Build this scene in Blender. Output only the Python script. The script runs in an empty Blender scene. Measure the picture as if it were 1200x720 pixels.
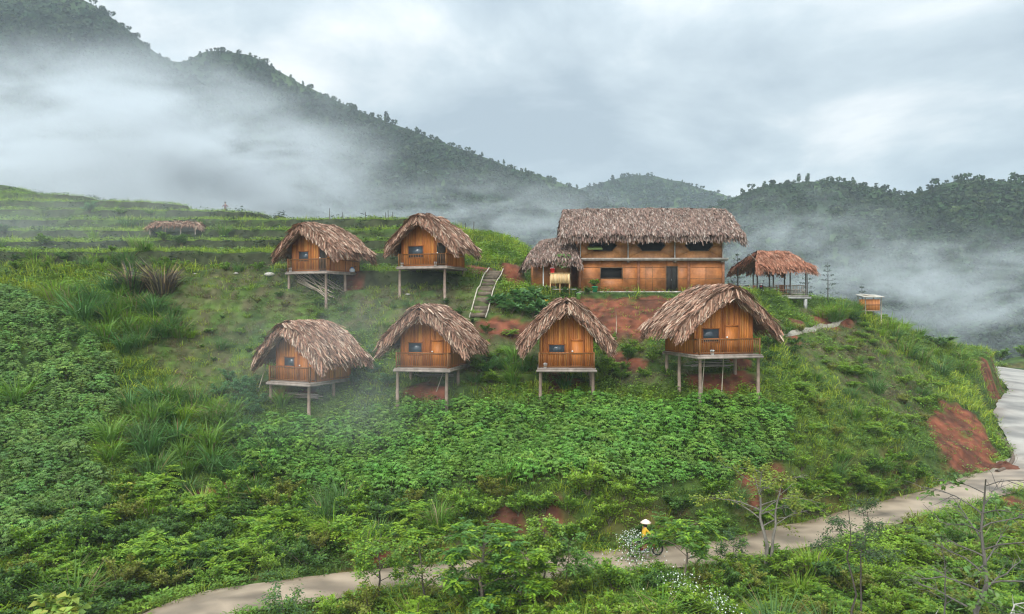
import bpy, math, random
import numpy as np
from math import radians as R, sin, cos, pi
from mathutils import Vector, Matrix

sc = bpy.context.scene
col = sc.collection
rng = np.random.default_rng(11)
random.seed(5)

# ------------------------------------------------------------------ camera, sky, sun, exposure
F, HX, HY = 857.0, 600.0, 360.0          # focal length and principal point, in the photograph's pixels
cd = bpy.data.cameras.new('camera'); cam = bpy.data.objects.new('camera', cd); col.objects.link(cam)
cam.location = (0, 0, 0); cam.rotation_euler = (R(90), 0, 0)
cd.sensor_width = 36; cd.lens = 36 * F / 1200; cd.clip_start = 0.5; cd.clip_end = 6000
sc.camera = cam
sc.view_settings.view_transform = 'Standard'; sc.view_settings.look = 'None'
sc.view_settings.exposure = 0.5; sc.view_settings.gamma = 1.0
sc.view_settings.use_curve_mapping = False
sc.cycles.max_bounces = 6; sc.cycles.diffuse_bounces = 2; sc.cycles.glossy_bounces = 2
sc.cycles.transmission_bounces = 3; sc.cycles.volume_bounces = 1; sc.cycles.transparent_max_bounces = 8
sc.cycles.use_denoising = True; sc.cycles.filter_width = 1.2
sc.cycles.volume_max_steps = 256; sc.cycles.volume_step_rate = 0.5

w = bpy.data.worlds.new('World'); sc.world = w; w.use_nodes = True
nt = w.node_tree; N = nt.nodes; L = nt.links; N.clear()
out = N.new('ShaderNodeOutputWorld')
sky = N.new('ShaderNodeTexSky'); sky.sky_type = 'NISHITA'; sky.sun_disc = False
sky.sun_elevation = R(39); sky.sun_rotation = R(201)
b1 = N.new('ShaderNodeBackground'); b1.inputs[1].default_value = 0.08
L.new(sky.outputs[0], b1.inputs[0])
tc = N.new('ShaderNodeTexCoord'); sep = N.new('ShaderNodeSeparateXYZ'); L.new(tc.outputs['Generated'], sep.inputs[0])
def wm(op, a, b=None):
    n = N.new('ShaderNodeMath'); n.operation = op
    for i, v in enumerate((a, b)):
        if v is None: continue
        if isinstance(v, (int, float)): n.inputs[i].default_value = v
        else: L.new(v, n.inputs[i])
    return n.outputs[0]
zz = wm('MAXIMUM', sep.outputs[2], 0.0)
den = wm('ADD', zz, 0.22)
cx = wm('DIVIDE', sep.outputs[0], den); cy = wm('DIVIDE', sep.outputs[1], den)
cmb = N.new('ShaderNodeCombineXYZ'); L.new(cx, cmb.inputs[0]); L.new(cy, cmb.inputs[1])
mp = N.new('ShaderNodeMapping'); L.new(cmb.outputs[0], mp.inputs[0]); mp.inputs['Location'].default_value = (1.9, 0.6, 0.0)
n1 = N.new('ShaderNodeTexNoise'); n1.inputs['Scale'].default_value = 1.25; n1.inputs['Detail'].default_value = 9; n1.inputs['Roughness'].default_value = 0.56
n1.inputs['Distortion'].default_value = 0.25
L.new(mp.outputs[0], n1.inputs['Vector'])
cr = N.new('ShaderNodeValToRGB'); e = cr.color_ramp.elements
e[0].position = 0.37; e[0].color = (0.315, 0.38, 0.435, 1)
e[1].position = 0.64; e[1].color = (0.77, 0.79, 0.795, 1)
m_ = e.new(0.5); m_.color = (0.47, 0.54, 0.582, 1)
L.new(n1.outputs[0], cr.inputs[0])
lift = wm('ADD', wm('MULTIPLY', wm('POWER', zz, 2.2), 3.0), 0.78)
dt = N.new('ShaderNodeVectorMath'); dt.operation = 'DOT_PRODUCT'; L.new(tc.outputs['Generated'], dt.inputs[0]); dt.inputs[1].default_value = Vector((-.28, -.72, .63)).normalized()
lift = wm('ADD', lift, wm('MULTIPLY', wm('POWER', wm('MAXIMUM', dt.outputs['Value'], 0.0), 2.5), 2.6))   # glow added round the hidden sun, behind the camera, to light the building fronts   # an overcast sky is brighter overhead
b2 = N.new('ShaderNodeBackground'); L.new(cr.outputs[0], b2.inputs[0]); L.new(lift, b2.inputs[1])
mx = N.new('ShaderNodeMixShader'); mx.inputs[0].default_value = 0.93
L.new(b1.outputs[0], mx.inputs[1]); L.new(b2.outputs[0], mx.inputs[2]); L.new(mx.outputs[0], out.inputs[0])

sl = bpy.data.lights.new('sun', 'SUN'); sun = bpy.data.objects.new('sun', sl); col.objects.link(sun)
sl.energy = 1.5; sl.angle = R(25); sl.color = (1.0, 0.95, 0.88)
sun.rotation_euler = Vector((0.28, 0.72, -0.63)).to_track_quat('-Z', 'Y').to_euler()
sun.location = (-60, -100, 160)

# ------------------------------------------------------------------ helpers
def at(px, py, Y): return np.array([(px - HX) * Y / F, Y, (HY - py) * Y / F])

def hash2(i, j, s):
    h = (i * 374761393 + j * 668265263 + s * 144269) & 0xffffffff
    h = ((h ^ (h >> 13)) * 1274126177) & 0xffffffff
    return ((h ^ (h >> 16)) & 0xffff) / 65535.0
def vnoise(x, y, s=0):
    x = np.asarray(x, float); y = np.asarray(y, float)
    i = np.floor(x).astype(np.int64); j = np.floor(y).astype(np.int64); fx = x - i; fy = y - j
    fx = fx * fx * (3 - 2 * fx); fy = fy * fy * (3 - 2 * fy)
    a = hash2(i, j, s); b = hash2(i + 1, j, s); c = hash2(i, j + 1, s); d = hash2(i + 1, j + 1, s)
    return (a * (1 - fx) + b * fx) * (1 - fy) + (c * (1 - fx) + d * fx) * fy
def fbm(x, y, s=0, o=4):
    t = 0; a = 0.5; n = 0
    for k in range(o):
        t = t + a * vnoise(x, y, s + k * 17); n += a; a *= 0.5; x = x * 2.03 + 5.1; y = y * 2.03 - 3.7
    return t / n
def sstep(a, b, x):
    t = np.clip((x - a) / (b - a), 0, 1); return t * t * (3 - 2 * t)

def unit(v): return v / np.maximum(np.linalg.norm(v, axis=-1, keepdims=True), 1e-9)

class Geo:
    """collects quads and builds ONE mesh object"""
    def __init__(s): s.V = []; s.Q = []; s.C = []; s.M = []; s.n = 0; s.mi = 0
    def add(s, V, Q, C=(1, 1, 1)):
        V = np.asarray(V, float).reshape(-1, 3); Q = np.asarray(Q, np.int64).reshape(-1, 4)
        C = np.asarray(C, float)
        if C.ndim == 1: C = np.tile(C, (len(V), 1))
        s.V.append(V); s.Q.append(Q + s.n); s.C.append(C); s.M.append(np.full(len(Q), s.mi)); s.n += len(V)
        return s
    def box(s, c, d, C=(1, 1, 1), rot=None, taper=1.0):
        x, y, z = np.array(d) / 2
        V = np.array([[-x, -y, -z], [x, -y, -z], [x, y, -z], [-x, y, -z], [-x * taper, -y * taper, z], [x * taper, -y * taper, z], [x * taper, y * taper, z], [-x * taper, y * taper, z]])
        if rot is not None: V = V @ np.array(rot).T
        return s.add(V + np.array(c), [[0, 3, 2, 1], [4, 5, 6, 7], [0, 1, 5, 4], [1, 2, 6, 5], [2, 3, 7, 6], [3, 0, 4, 7]], C)
    def bar(s, a, b, w, h, C=(1, 1, 1)):
        a = np.array(a, float); b = np.array(b, float); d = unit(b - a); up = np.array([0, 0, 1.0])
        if abs(d[2]) > .95: up = np.array([0, 1.0, 0])
        sd = unit(np.cross(d, up)); u = np.cross(sd, d)
        return s.box((a + b) / 2, (np.linalg.norm(b - a), w, h), C, np.stack([d, sd, u], 1))
    def tube(s, P, r, n=6, C=(1, 1, 1), cap=True):
        P = np.asarray(P, float); m = len(P); r = np.broadcast_to(np.asarray(r, float), (m,))
        T = np.gradient(P, axis=0); T = unit(T)
        ref = np.array([0.31, 0.87, 0.38]); S = unit(np.cross(T, ref)); U = np.cross(T, S)
        a = np.linspace(0, 2 * pi, n, endpoint=False)
        V = P[:, None] + r[:, None, None] * (np.cos(a)[None, :, None] * S[:, None] + np.sin(a)[None, :, None] * U[:, None])
        q = []
        for i in range(m - 1):
            for k in range(n): q.append([i * n + k, i * n + (k + 1) % n, (i + 1) * n + (k + 1) % n, (i + 1) * n + k])
        V = V.reshape(-1, 3)
        if cap and n >= 4:
            b0 = 0; b1 = (m - 1) * n
            for k in range(1, n - 2, 2) if n % 2 == 0 else range(1, n - 1):
                if n % 2 == 0: q.append([b0, b0 + k, b0 + k + 1, b0 + k + 2]); q.append([b1, b1 + k + 2, b1 + k + 1, b1 + k])
        if isinstance(C, tuple) or np.ndim(C) == 1: return s.add(V, q, C)
        return s.add(V, q, np.repeat(C, n, 0))
    def lathe(s, c, prof, n=12, C=(1, 1, 1)):
        prof = np.array(prof, float); a = np.linspace(0, 2 * pi, n, endpoint=False)
        V = np.stack([prof[:, 0, None] * np.cos(a), prof[:, 0, None] * np.sin(a), np.repeat(prof[:, 1, None], n, 1)], -1).reshape(-1, 3)
        q = [[i * n + k, i * n + (k + 1) % n, (i + 1) * n + (k + 1) % n, (i + 1) * n + k] for i in range(len(prof) - 1) for k in range(n)]
        return s.add(V + np.array(c), q, C)
    def leaves(s, P, D, Nn, Ln, W, C, droop=0.15):
        """pointed leaf, one folded quad each: base, shoulder, tip, shoulder"""
        P = np.asarray(P, float); D = unit(np.asarray(D, float)); n = len(P)
        S = unit(np.cross(D, np.asarray(Nn, float))); U = np.cross(S, D)
        Ln = np.broadcast_to(np.asarray(Ln, float), (n,))[:, None]; W = np.broadcast_to(np.asarray(W, float), (n,))[:, None]
        mid = P + D * Ln * 0.48
        V = np.stack([P, mid + S * W / 2 - U * W * .12, P + D * Ln - np.array([0, 0, 1.0]) * Ln * droop, mid - S * W / 2 - U * W * .12], 1).reshape(-1, 3)
        C = np.asarray(C, float)
        C = np.tile(C, (n, 1)) if C.ndim == 1 else C
        return s.add(V, np.arange(4 * n).reshape(-1, 4), np.repeat(C, 4, 0))
    def blades(s, P, D, Ln, W, bend, C, tip=0.15):
        """grass blade or thatch leaf: two quads, bending towards the ground"""
        P = np.asarray(P, float); D = unit(np.asarray(D, float)); n = len(P)
        Ln = np.broadcast_to(np.asarray(Ln, float), (n,))[:, None]; W = np.broadcast_to(np.asarray(W, float), (n,))[:, None]
        bend = np.broadcast_to(np.asarray(bend, float), (n,))[:, None]
        S = unit(np.cross(D, np.array([0, 0, 1.0]) + rng.normal(0, .25, (n, 3))))
        h = D * np.array([1, 1, 0.0]); zdn = np.array([0, 0, -1.0])
        m = P + D * Ln * .55; t = m + unit(D + unit(h) * bend * .6 + zdn * bend) * Ln * .5
        V = np.stack([P - S * W * .35, P + S * W * .35, m + S * W * .5, m - S * W * .5, t + S * W * tip, t - S * W * tip], 1).reshape(-1, 3)
        b = np.arange(n)[:, None] * 6
        Q = np.concatenate([b + np.array([0, 1, 2, 3]), b + np.array([3, 2, 4, 5])], 0)
        C = np.asarray(C, float)
        C = np.tile(C, (n, 1)) if C.ndim == 1 else C
        return s.add(V, Q, np.repeat(C, 6, 0))
    def arrays(s): return np.concatenate(s.V), np.concatenate(s.Q), np.concatenate(s.C), np.concatenate(s.M)
    def mesh(s, name, mats):
        V, Q, C, M = s.arrays(); me = bpy.data.meshes.new(name)
        me.vertices.add(len(V)); me.vertices.foreach_set('co', V.astype(np.float32).ravel())
        me.loops.add(Q.size); me.loops.foreach_set('vertex_index', Q.astype(np.int32).ravel())
        me.polygons.add(len(Q)); me.polygons.foreach_set('loop_start', (np.arange(len(Q)) * 4).astype(np.int32))
        a = me.color_attributes.new('tint', 'FLOAT_COLOR', 'POINT')
        a.data.foreach_set('color', np.concatenate([C, np.ones((len(C), 1))], 1).astype(np.float32).ravel())
        for m in (mats if isinstance(mats, (list, tuple)) else [mats]): me.materials.append(m)
        me.polygons.foreach_set('material_index', M.astype(np.int32))
        me.update(calc_edges=True); me.validate(); return me
    def build(s, name, mats, parent=None, loc=None):
        o = bpy.data.objects.new(name, s.mesh(name, mats)); col.objects.link(o)
        if parent is not None: o.parent = parent
        if loc is not None: o.location = loc
        return o

def tag(o, label=None, cat=None, group=None, kind=None):
    if label: o['label'] = label
    if cat: o['category'] = cat
    if group: o['group'] = group
    if kind: o['kind'] = kind
    return o
def empty(name, loc, rz=0.0, label=None, cat=None, group=None):
    o = bpy.data.objects.new(name, None); col.objects.link(o); o.location = [float(v) for v in loc]; o.rotation_euler = (0, 0, rz)
    o.empty_display_size = .3
    return tag(o, label, cat, group)
def dup_tree(o, loc, rz=0.0, sc_=1.0, label=None, group=None):
    r = o.copy(); col.objects.link(r); r.location = [float(v) for v in loc]; r.rotation_euler = (0, 0, rz); r.scale = (sc_,) * 3
    if label: r['label'] = label
    if group: r['group'] = group
    for ch in list(o.children):
        c = ch.copy(); col.objects.link(c); c.parent = r
        for g in list(ch.children):
            d = g.copy(); col.objects.link(d); d.parent = c
    return r

# ------------------------------------------------------------------ materials
def material(name, rough=0.8, base=None, attr=True, noise=0.25, nscale=3.0, stretch=(1, 1, 1), bump=0.0, translucent=0.0, spec=0.25, metal=0.0, second=None, detail=5):
    """procedural: the mesh's own tint (or a fixed base) broken up by noise in object space"""
    m = bpy.data.materials.new(name); m.use_nodes = True; t = m.node_tree; n = t.nodes; l = t.links; n.clear()
    o = n.new('ShaderNodeOutputMaterial'); p = n.new('ShaderNodeBsdfPrincipled')
    p.inputs['Roughness'].default_value = rough; p.inputs['Specular IOR Level'].default_value = spec; p.inputs['Metallic'].default_value = metal
    t_ = n.new('ShaderNodeTexCoord'); mp = n.new('ShaderNodeMapping'); mp.inputs['Scale'].default_value = stretch
    l.new(t_.outputs['Object'], mp.inputs[0])
    nz = n.new('ShaderNodeTexNoise'); nz.inputs['Scale'].default_value = nscale; nz.inputs['Detail'].default_value = detail
    l.new(mp.outputs[0], nz.inputs['Vector'])
    mr = n.new('ShaderNodeMapRange'); mr.inputs[1].default_value = .3; mr.inputs[2].default_value = .7
    mr.inputs[3].default_value = 1 - noise; mr.inputs[4].default_value = 1 + noise
    l.new(nz.outputs[0], mr.inputs[0])
    if attr:
        a = n.new('ShaderNodeAttribute'); a.attribute_name = 'tint'; src = a.outputs['Color']
    else:
        a = n.new('ShaderNodeRGB'); a.outputs[0].default_value = (*base, 1); src = a.outputs[0]
        if second is not None:
            n2 = n.new('ShaderNodeTexNoise'); n2.inputs['Scale'].default_value = nscale * .23; n2.inputs['Detail'].default_value = 6
            l.new(mp.outputs[0], n2.inputs['Vector'])
            r2 = n.new('ShaderNodeMapRange'); r2.inputs[1].default_value = .42; r2.inputs[2].default_value = .6
            l.new(n2.outputs[0], r2.inputs[0])
            mm = n.new('ShaderNodeMix'); mm.data_type = 'RGBA'; l.new(r2.outputs[0], mm.inputs[0]); l.new(src, mm.inputs[6]); mm.inputs[7].default_value = (*second, 1)
            src = mm.outputs[2]
    v = n.new('ShaderNodeVectorMath'); v.operation = 'SCALE'; l.new(src, v.inputs[0]); l.new(mr.outputs[0], v.inputs[3])
    l.new(v.outputs[0], p.inputs['Base Color'])
    if bump:
        b = n.new('ShaderNodeBump'); b.inputs['Strength'].default_value = bump; b.inputs['Distance'].default_value = .05
        l.new(nz.outputs[0], b.inputs['Height']); l.new(b.outputs[0], p.inputs['Normal'])
    last = p.outputs[0]
    if translucent:
        tr = n.new('ShaderNodeBsdfTranslucent'); l.new(v.outputs[0], tr.inputs[0])
        ms = n.new('ShaderNodeMixShader'); ms.inputs[0].default_value = translucent
        l.new(last, ms.inputs[1]); l.new(tr.outputs[0], ms.inputs[2]); last = ms.outputs[0]
    l.new(last, o.inputs[0]); return m

LEAF = material('leaf', .55, noise=.12, nscale=.8, translucent=.3, spec=.3)
FAR = material('far_foliage', .8, noise=.2, nscale=.05, spec=.1)
BARK = material('bark', .9, noise=.35, nscale=8, stretch=(1, 1, .25), bump=.3)
THATCH = material('thatch', .9, noise=.25, nscale=6, spec=.12)
SLAT = material('bamboo_slats', .5, noise=.22, nscale=9, stretch=(2, 2, .22), spec=.3)
WOOD = material('weathered_wood', .85, noise=.3, nscale=7, stretch=(.4, .4, .4), bump=.2)
PLAIN = material('painted', .5, noise=.08, nscale=5)
GLASS = material('window_glass', .12, base=(.045, .06, .075), attr=False, noise=.15, nscale=2, spec=.5)
DARK = material('painted_dark_inside', .9, base=(.012, .011, .010), attr=False, noise=.2)  # near-black colour painted in for the shade of unlit rooms
METAL = material('metal', .35, noise=.1, metal=.8)
RUBBER = material('rubber', .8, base=(.015, .015, .015), attr=False, noise=.2)
CONC = material('old_concrete', .85, noise=.25, nscale=2.5, bump=.2)
STONE = material('stone', .85, noise=.3, nscale=4, bump=.4)
GROUND = material('ground', .95, noise=.4, nscale=1.6, bump=.6, spec=.1, detail=9)
ROAD = material('wet_concrete_road', .42, noise=.16, nscale=.9, bump=.12, spec=.4, detail=8)
SKIN = material('skin_and_cloth', .7, noise=.1)

def woven(name, c1, c2):
    m = bpy.data.materials.new(name); m.use_nodes = True; t = m.node_tree; n = t.nodes; l = t.links
    p = n['Principled BSDF']; p.inputs['Roughness'].default_value = .6
    tcn = n.new('ShaderNodeTexCoord'); sp = n.new('ShaderNodeSeparateXYZ'); l.new(tcn.outputs['Object'], sp.inputs[0])
    cb = n.new('ShaderNodeCombineXYZ'); ad = n.new('ShaderNodeMath'); l.new(sp.outputs[0], ad.inputs[0]); l.new(sp.outputs[1], ad.inputs[1])
    l.new(ad.outputs[0], cb.inputs[0]); l.new(sp.outputs[2], cb.inputs[1])
    br = n.new('ShaderNodeTexBrick'); br.inputs['Scale'].default_value = 1.0; br.inputs['Brick Width'].default_value = .26; br.inputs['Row Height'].default_value = .055
    br.inputs['Mortar Size'].default_value = .012
    br.inputs['Color1'].default_value = (*c1, 1); br.inputs['Color2'].default_value = (*c2, 1); br.inputs['Mortar'].default_value = (c2[0] * .55, c2[1] * .5, c2[2] * .5, 1)
    l.new(cb.outputs[0], br.inputs['Vector'])
    nz = n.new('ShaderNodeTexNoise'); nz.inputs['Scale'].default_value = 1.3; nz.inputs['Detail'].default_value = 7; l.new(tcn.outputs['Object'], nz.inputs['Vector'])
    mr = n.new('ShaderNodeMapRange'); mr.inputs[1].default_value = .3; mr.inputs[2].default_value = .7; mr.inputs[3].default_value = .55; mr.inputs[4].default_value = 1.22
    l.new(nz.outputs[0], mr.inputs[0])
    v = n.new('ShaderNodeVectorMath'); v.operation = 'SCALE'; l.new(br.outputs[0], v.inputs[0]); l.new(mr.outputs[0], v.inputs[3])
    l.new(v.outputs[0], p.inputs['Base Color']); return m
WOVEN = woven('woven_bamboo', (.56, .215, .062), (.47, .165, .046))
WOVEN_PALE = woven('woven_bamboo_upper', (.54, .255, .085), (.46, .20, .066))

# ------------------------------------------------------------------ terrain
# control points: photograph pixel and true distance of the bare ground
CP = [(-150,330,58),(-150,500,42),(-150,700,28.5),(0,338,60),(0,450,50),(0,530,43),(0,625,35.5),(0,725,29.5),
 (100,338,61),(100,440,51.5),(100,530,44),(100,628,36.5),(100,735,30.5),(170,345,60),(170,440,53),(180,520,45.5),(190,605,39.5),(195,665,35.2),
 (250,335,62),(250,400,57),(250,465,51.5),(255,545,45),(260,605,40.5),(320,330,63),(330,420,55.5),(340,478,51),(340,560,44.5),(330,610,41.2),
 (420,475,51.5),(420,405,57.5),(420,345,63),(420,575,43),(430,612,40),(500,465,51.5),(500,400,57),(500,352,62.5),(500,570,42.5),(520,602,39.6),
 (600,460,52),(590,400,57),(580,324,66),(575,345,62.5),(660,460,52),(665,395,57.5),(680,352,62.5),(740,347,63.8),(740,400,57.5),(740,455,52.5),
 (660,570,40.2),(660,592,39.0),(830,455,50.5),(850,400,57),(850,350,64),(800,346,64),(800,570,41.2),(800,598,39.8),(900,450,51.5),(910,402,58),(900,372,64),(915,359,69),
 (900,568,42.8),(900,597,41.4),(760,342,67),(760,345,75),(960,374,69),(960,400,63),(960,455,55),(960,522,47),(970,562,44.8),
 (1010,364,74),(1020,422,64),(1030,482,55),(1030,545,48.5),(1060,388,82),(1080,442,68),(1085,502,58.5),(1078,556,50.0),
 (1120,408,92),(1120,442,76),(1125,478,63.5),
 (0,224,105),(60,238,102),(150,244,100),(250,257,95),(330,264,91),(440,268,88),(560,276,86),(620,296,82),(660,334,80),
 (0,282,82),(150,287,80),(300,293,76),(440,302,74),(560,302,74),(880,347,75),(940,356,78),(-150,215,105),(-150,280,82)]
WP = [(-100,135,2),(-60,125,3),(-20,112,-3),(10,102,-6),(35,98,-12),(58,112,-13),(84,124,-9),(105,126,-8.5),(112,95,-9.8),(75,72,-12.3),(60,60,-13.2),(50,45,-13.6),
 (-130,160,-18),(-60,155,-22),(0,150,-28),(60,160,-28),(120,165,-28),(-45,20,-12.5),(-45,5,-14),(-20,20,-13.6),(0,20,-15),(20,20,-15.4),(45,20,-16),(-20,0,-18),(20,0,-19),(0,-20,-21),(60,0,-19),
 (0,27,-13.7),(12,28,-13.8),(24,30,-13.9),(36,36,-13.9),(-8,27,-13.5),(90,40,-15),(110,60,-13),(-75,55,4),(-75,30,-6)]
PTS = np.array([at(*c) for c in CP] + [np.array(p, float) for p in WP])
def tps_fit(P, smooth=0.02):
    n = len(P); d = np.linalg.norm(P[:, None, :2] - P[None, :, :2], axis=-1) / 10
    K = np.where(d > 0, d * d * np.log(d + 1e-9), 0) + np.eye(n) * smooth
    A = np.zeros((n + 3, n + 3)); A[:n, :n] = K; A[:n, n] = 1; A[:n, n + 1:] = P[:, :2] / 10; A[n:, :n] = A[:n, n:].T
    return np.linalg.solve(A, np.concatenate([P[:, 2], [0, 0, 0]]))
TW = tps_fit(PTS)
def tps_eval(x, y):
    o = np.zeros(x.shape)
    for k in range(len(PTS)):
        d = np.hypot(x - PTS[k, 0], y - PTS[k, 1]) / 10
        o += TW[k] * d * d * np.log(d + 1e-9)
    n = len(PTS); return o + TW[n] + TW[n + 1] * x / 10 + TW[n + 2] * y / 10

# road edges in plan: (near/outer edge, far/inner edge) as world points
RC = [(-16.5, 18, -13.0, 3.4), (-15.2, 25, -12.9, 3.4)] + [(*at(px, py, Y), wd) for px, py, Y, wd in
     [(235,713,30.7,3.3),(400,684,33.5,3.2),(520,672,34.8,3.1),(640,664,35.5,3.1),(760,655,36.6,3.1),(850,646,37.7,3.1),(930,630,40.0,3.1),(1000,612,42.6,3.2),(1090,588,47.0,3.4),(1150,570,50.4,3.6),(1192,556,53.4,3.8),(1222,540,57.5,4.4)]]
RC = np.array(RC)
def dense(P, step=0.8):
    P = np.asarray(P, float); o = []
    Pp = np.vstack([2 * P[0] - P[1], P, 2 * P[-1] - P[-2]])
    for i in range(1, len(Pp) - 2):
        a, b, c, d = Pp[i - 1:i + 3]; k = max(2, int(np.linalg.norm((c - b)[:2]) / step))
        for t in np.linspace(0, 1, k, endpoint=False):
            o.append(.5 * ((2 * b) + (-a + c) * t + (2 * a - 5 * b + 4 * c - d) * t * t + (-a + 3 * b - 3 * c + d) * t ** 3))
    o.append(P[-1]); return np.array(o)
RD = dense(RC)
tang = unit(np.gradient(RD[:, :2], axis=0)); nrm = np.stack([-tang[:, 1], tang[:, 0]], 1)
EL = np.column_stack([RD[:, :2] + nrm * RD[:, 3:4] / 2, RD[:, 2]]); ER = np.column_stack([RD[:, :2] - nrm * RD[:, 3:4] / 2, RD[:, 2]])
# the wide bend: inner edge and outer edge up to its far edge
bl = dense([EL[-1], at(1184,526,60.8), at(1173,503,66), at(1164,483,72), at(1167,472,76), at(1182,459,83.5), at(1176,446,92), at(1156,433.5,100), at(1135,425,106)], .8)
br = dense([ER[-1], at(1262,520,62), at(1272,500,67), at(1275,480,74), at(1272,462,86), at(1265,443,99)], .8)
m = 60
def resamp(P, m):
    s = np.concatenate([[0], np.cumsum(np.linalg.norm(np.diff(P[:, :2], axis=0), axis=1))]); t = np.linspace(0, s[-1], m)
    return np.stack([np.interp(t, s, P[:, k]) for k in range(3)], 1)
bl = resamp(bl, m); br = resamp(br, m)
EL = np.vstack([EL, bl[1:]]); ER = np.vstack([ER, br[1:]])

gx = np.unique(np.concatenate([np.arange(-140, -62, 2.0), np.arange(-62, 62, .4), np.arange(62, 135, 1.0)]))
gy = np.unique(np.concatenate([np.arange(-40, 22, 2.0), np.arange(22, 78, .33), np.arange(78, 112, .5), np.arange(112, 172, 2.0)]))
GX, GY = np.meshgrid(gx, gy)
H0 = tps_eval(GX, GY); H = H0.copy()
# slope undulation and hummocks
H += (fbm(GX / 5, GY / 5, 3) - .5) * .9 + (fbm(GX / 1.4, GY / 1.4, 9) - .5) * .28
# terraces on the upper left slope
Tm = sstep(-3, -9, GX + (GY - 75) * .12) * sstep(62.6, 64.2, GY) * sstep(109, 104, GY)
wob = (fbm(GX / 9, GY / 9, 21) - .5) * 1.2
st = 1.7; wob = (fbm(GX / 12, GY / 12, 21) - .5) * .9 + (fbm(GX / 2.2, GY / 2.2, 25) - .5) * .28; q = (H0 + wob) / st; fr = q - np.floor(q)
HT = st * (np.floor(q) + sstep(.0, .17, fr) * .93 + .07 * fr) - wob * .6 + (fbm(GX / 1.3, GY / 1.3, 9) - .5) * .45
H = H * (1 - Tm) + HT * Tm
Lm = sstep(-34, -28, GX) * sstep(24, 18, GX) * sstep(50.5, 52, GY) * sstep(64, 62.5, GY) + .6 * sstep(22, 26, GX) * sstep(46, 50, GY) * sstep(78, 72, GY)
ql = (H + (fbm(GX / 4, GY / 4, 27) - .5) * 1.6) / .95; fl = ql - np.floor(ql); H = H + Lm * .8 * .95 * (sstep(0, .28, fl) - fl) * sstep(.35, .6, fbm(GX / 6, GY / 6, 29))
# building pads: (x, y, z, half x, half y, blend)
HOUSE = at(764, 343, 66.0)
PADS = [(HOUSE[0] - 1.0, 69.6, HOUSE[2], 9.4, 5.0, 1.4), (at(640, 343, 66)[0], 67.5, HOUSE[2] - .02, 3.4, 3.0, 1.2), (at(872, 345, 68)[0], 69.5, at(872, 345, 68)[2], 2.6, 2.4, 1.6)]
for (x, y, z, hx, hy, bl_) in PADS:
    d = np.maximum(np.maximum(np.abs(GX - x) - hx, np.abs(GY - y) - hy), 0)
    k = 1 - sstep(0, bl_, d); H = H * (1 - k) + z * k
# road bed
cen = (EL + ER) / 2; hw = np.linalg.norm((EL - ER)[:, :2], axis=1) / 2
D2 = np.full(GX.shape, 1e9); RZ = np.zeros(GX.shape)
for c, h_ in zip(cen, hw):
    d = np.hypot(GX - c[0], GY - c[1]) - h_; mk = d < D2; D2[mk] = d[mk]; RZ[mk] = c[2]
k = 1 - sstep(.35, 2.0, D2); H = H * (1 - k) + (RZ - .10) * k
H = np.where(D2 < .3, RZ - .10, H)

def ground(x, y):
    x = np.asarray(x, float); y = np.asarray(y, float)
    i = np.clip(np.searchsorted(gx, x) - 1, 0, len(gx) - 2); j = np.clip(np.searchsorted(gy, y) - 1, 0, len(gy) - 2)
    u = np.clip((x - gx[i]) / (gx[i + 1] - gx[i]), 0, 1); v = np.clip((y - gy[j]) / (gy[j + 1] - gy[j]), 0, 1)
    return (H[j, i] * (1 - u) + H[j, i + 1] * u) * (1 - v) + (H[j + 1, i] * (1 - u) + H[j + 1, i + 1] * u) * v
def road_dist(x, y):
    x = np.atleast_1d(x); y = np.atleast_1d(y); d = np.full(x.shape, 1e9)
    for c, h_ in zip(cen[::2], hw[::2]): d = np.minimum(d, np.hypot(x - c[0], y - c[1]) - h_)
    return d
SY = np.arange(21, 128, .15)
def hit(px, py):
    """the point of the bare ground along a sight line of the photograph"""
    X = (px - HX) * SY / F; Z = (HY - py) * SY / F; g = ground(X, SY) >= Z
    i = int(np.argmax(g)) if g.any() else len(SY) - 1
    return np.array([X[i], SY[i], float(ground(X[i], SY[i]))])
def in_poly(x, y, P):
    x = np.asarray(x); y = np.asarray(y); c = np.zeros(x.shape, bool); n = len(P)
    for i in range(n):
        x1, y1 = P[i][:2]; x2, y2 = P[(i + 1) % n][:2]
        t = ((y1 > y) != (y2 > y)) & (x < (x2 - x1) * (y - y1) / (y2 - y1 + 1e-12) + x1); c ^= t
    return c
def wpoly(pp): return [hit(*p) for p in pp]

FIELDS = [wpoly([(275,508),(330,502),(430,490),(560,482),(620,478),(720,478),(790,482),(905,482),(925,502),(918,548),(860,575),(760,578),(640,574),(560,570),(440,588),(360,578),(285,545)]),
          wpoly([(-60,345),(30,345),(95,385),(135,440),(150,480),(120,500),(90,540),(130,580),(110,620),(60,650),(-60,660)])]
FIELD_M = np.zeros(GX.shape, bool)
for p in FIELDS: FIELD_M |= in_poly(GX, GY, p)

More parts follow.
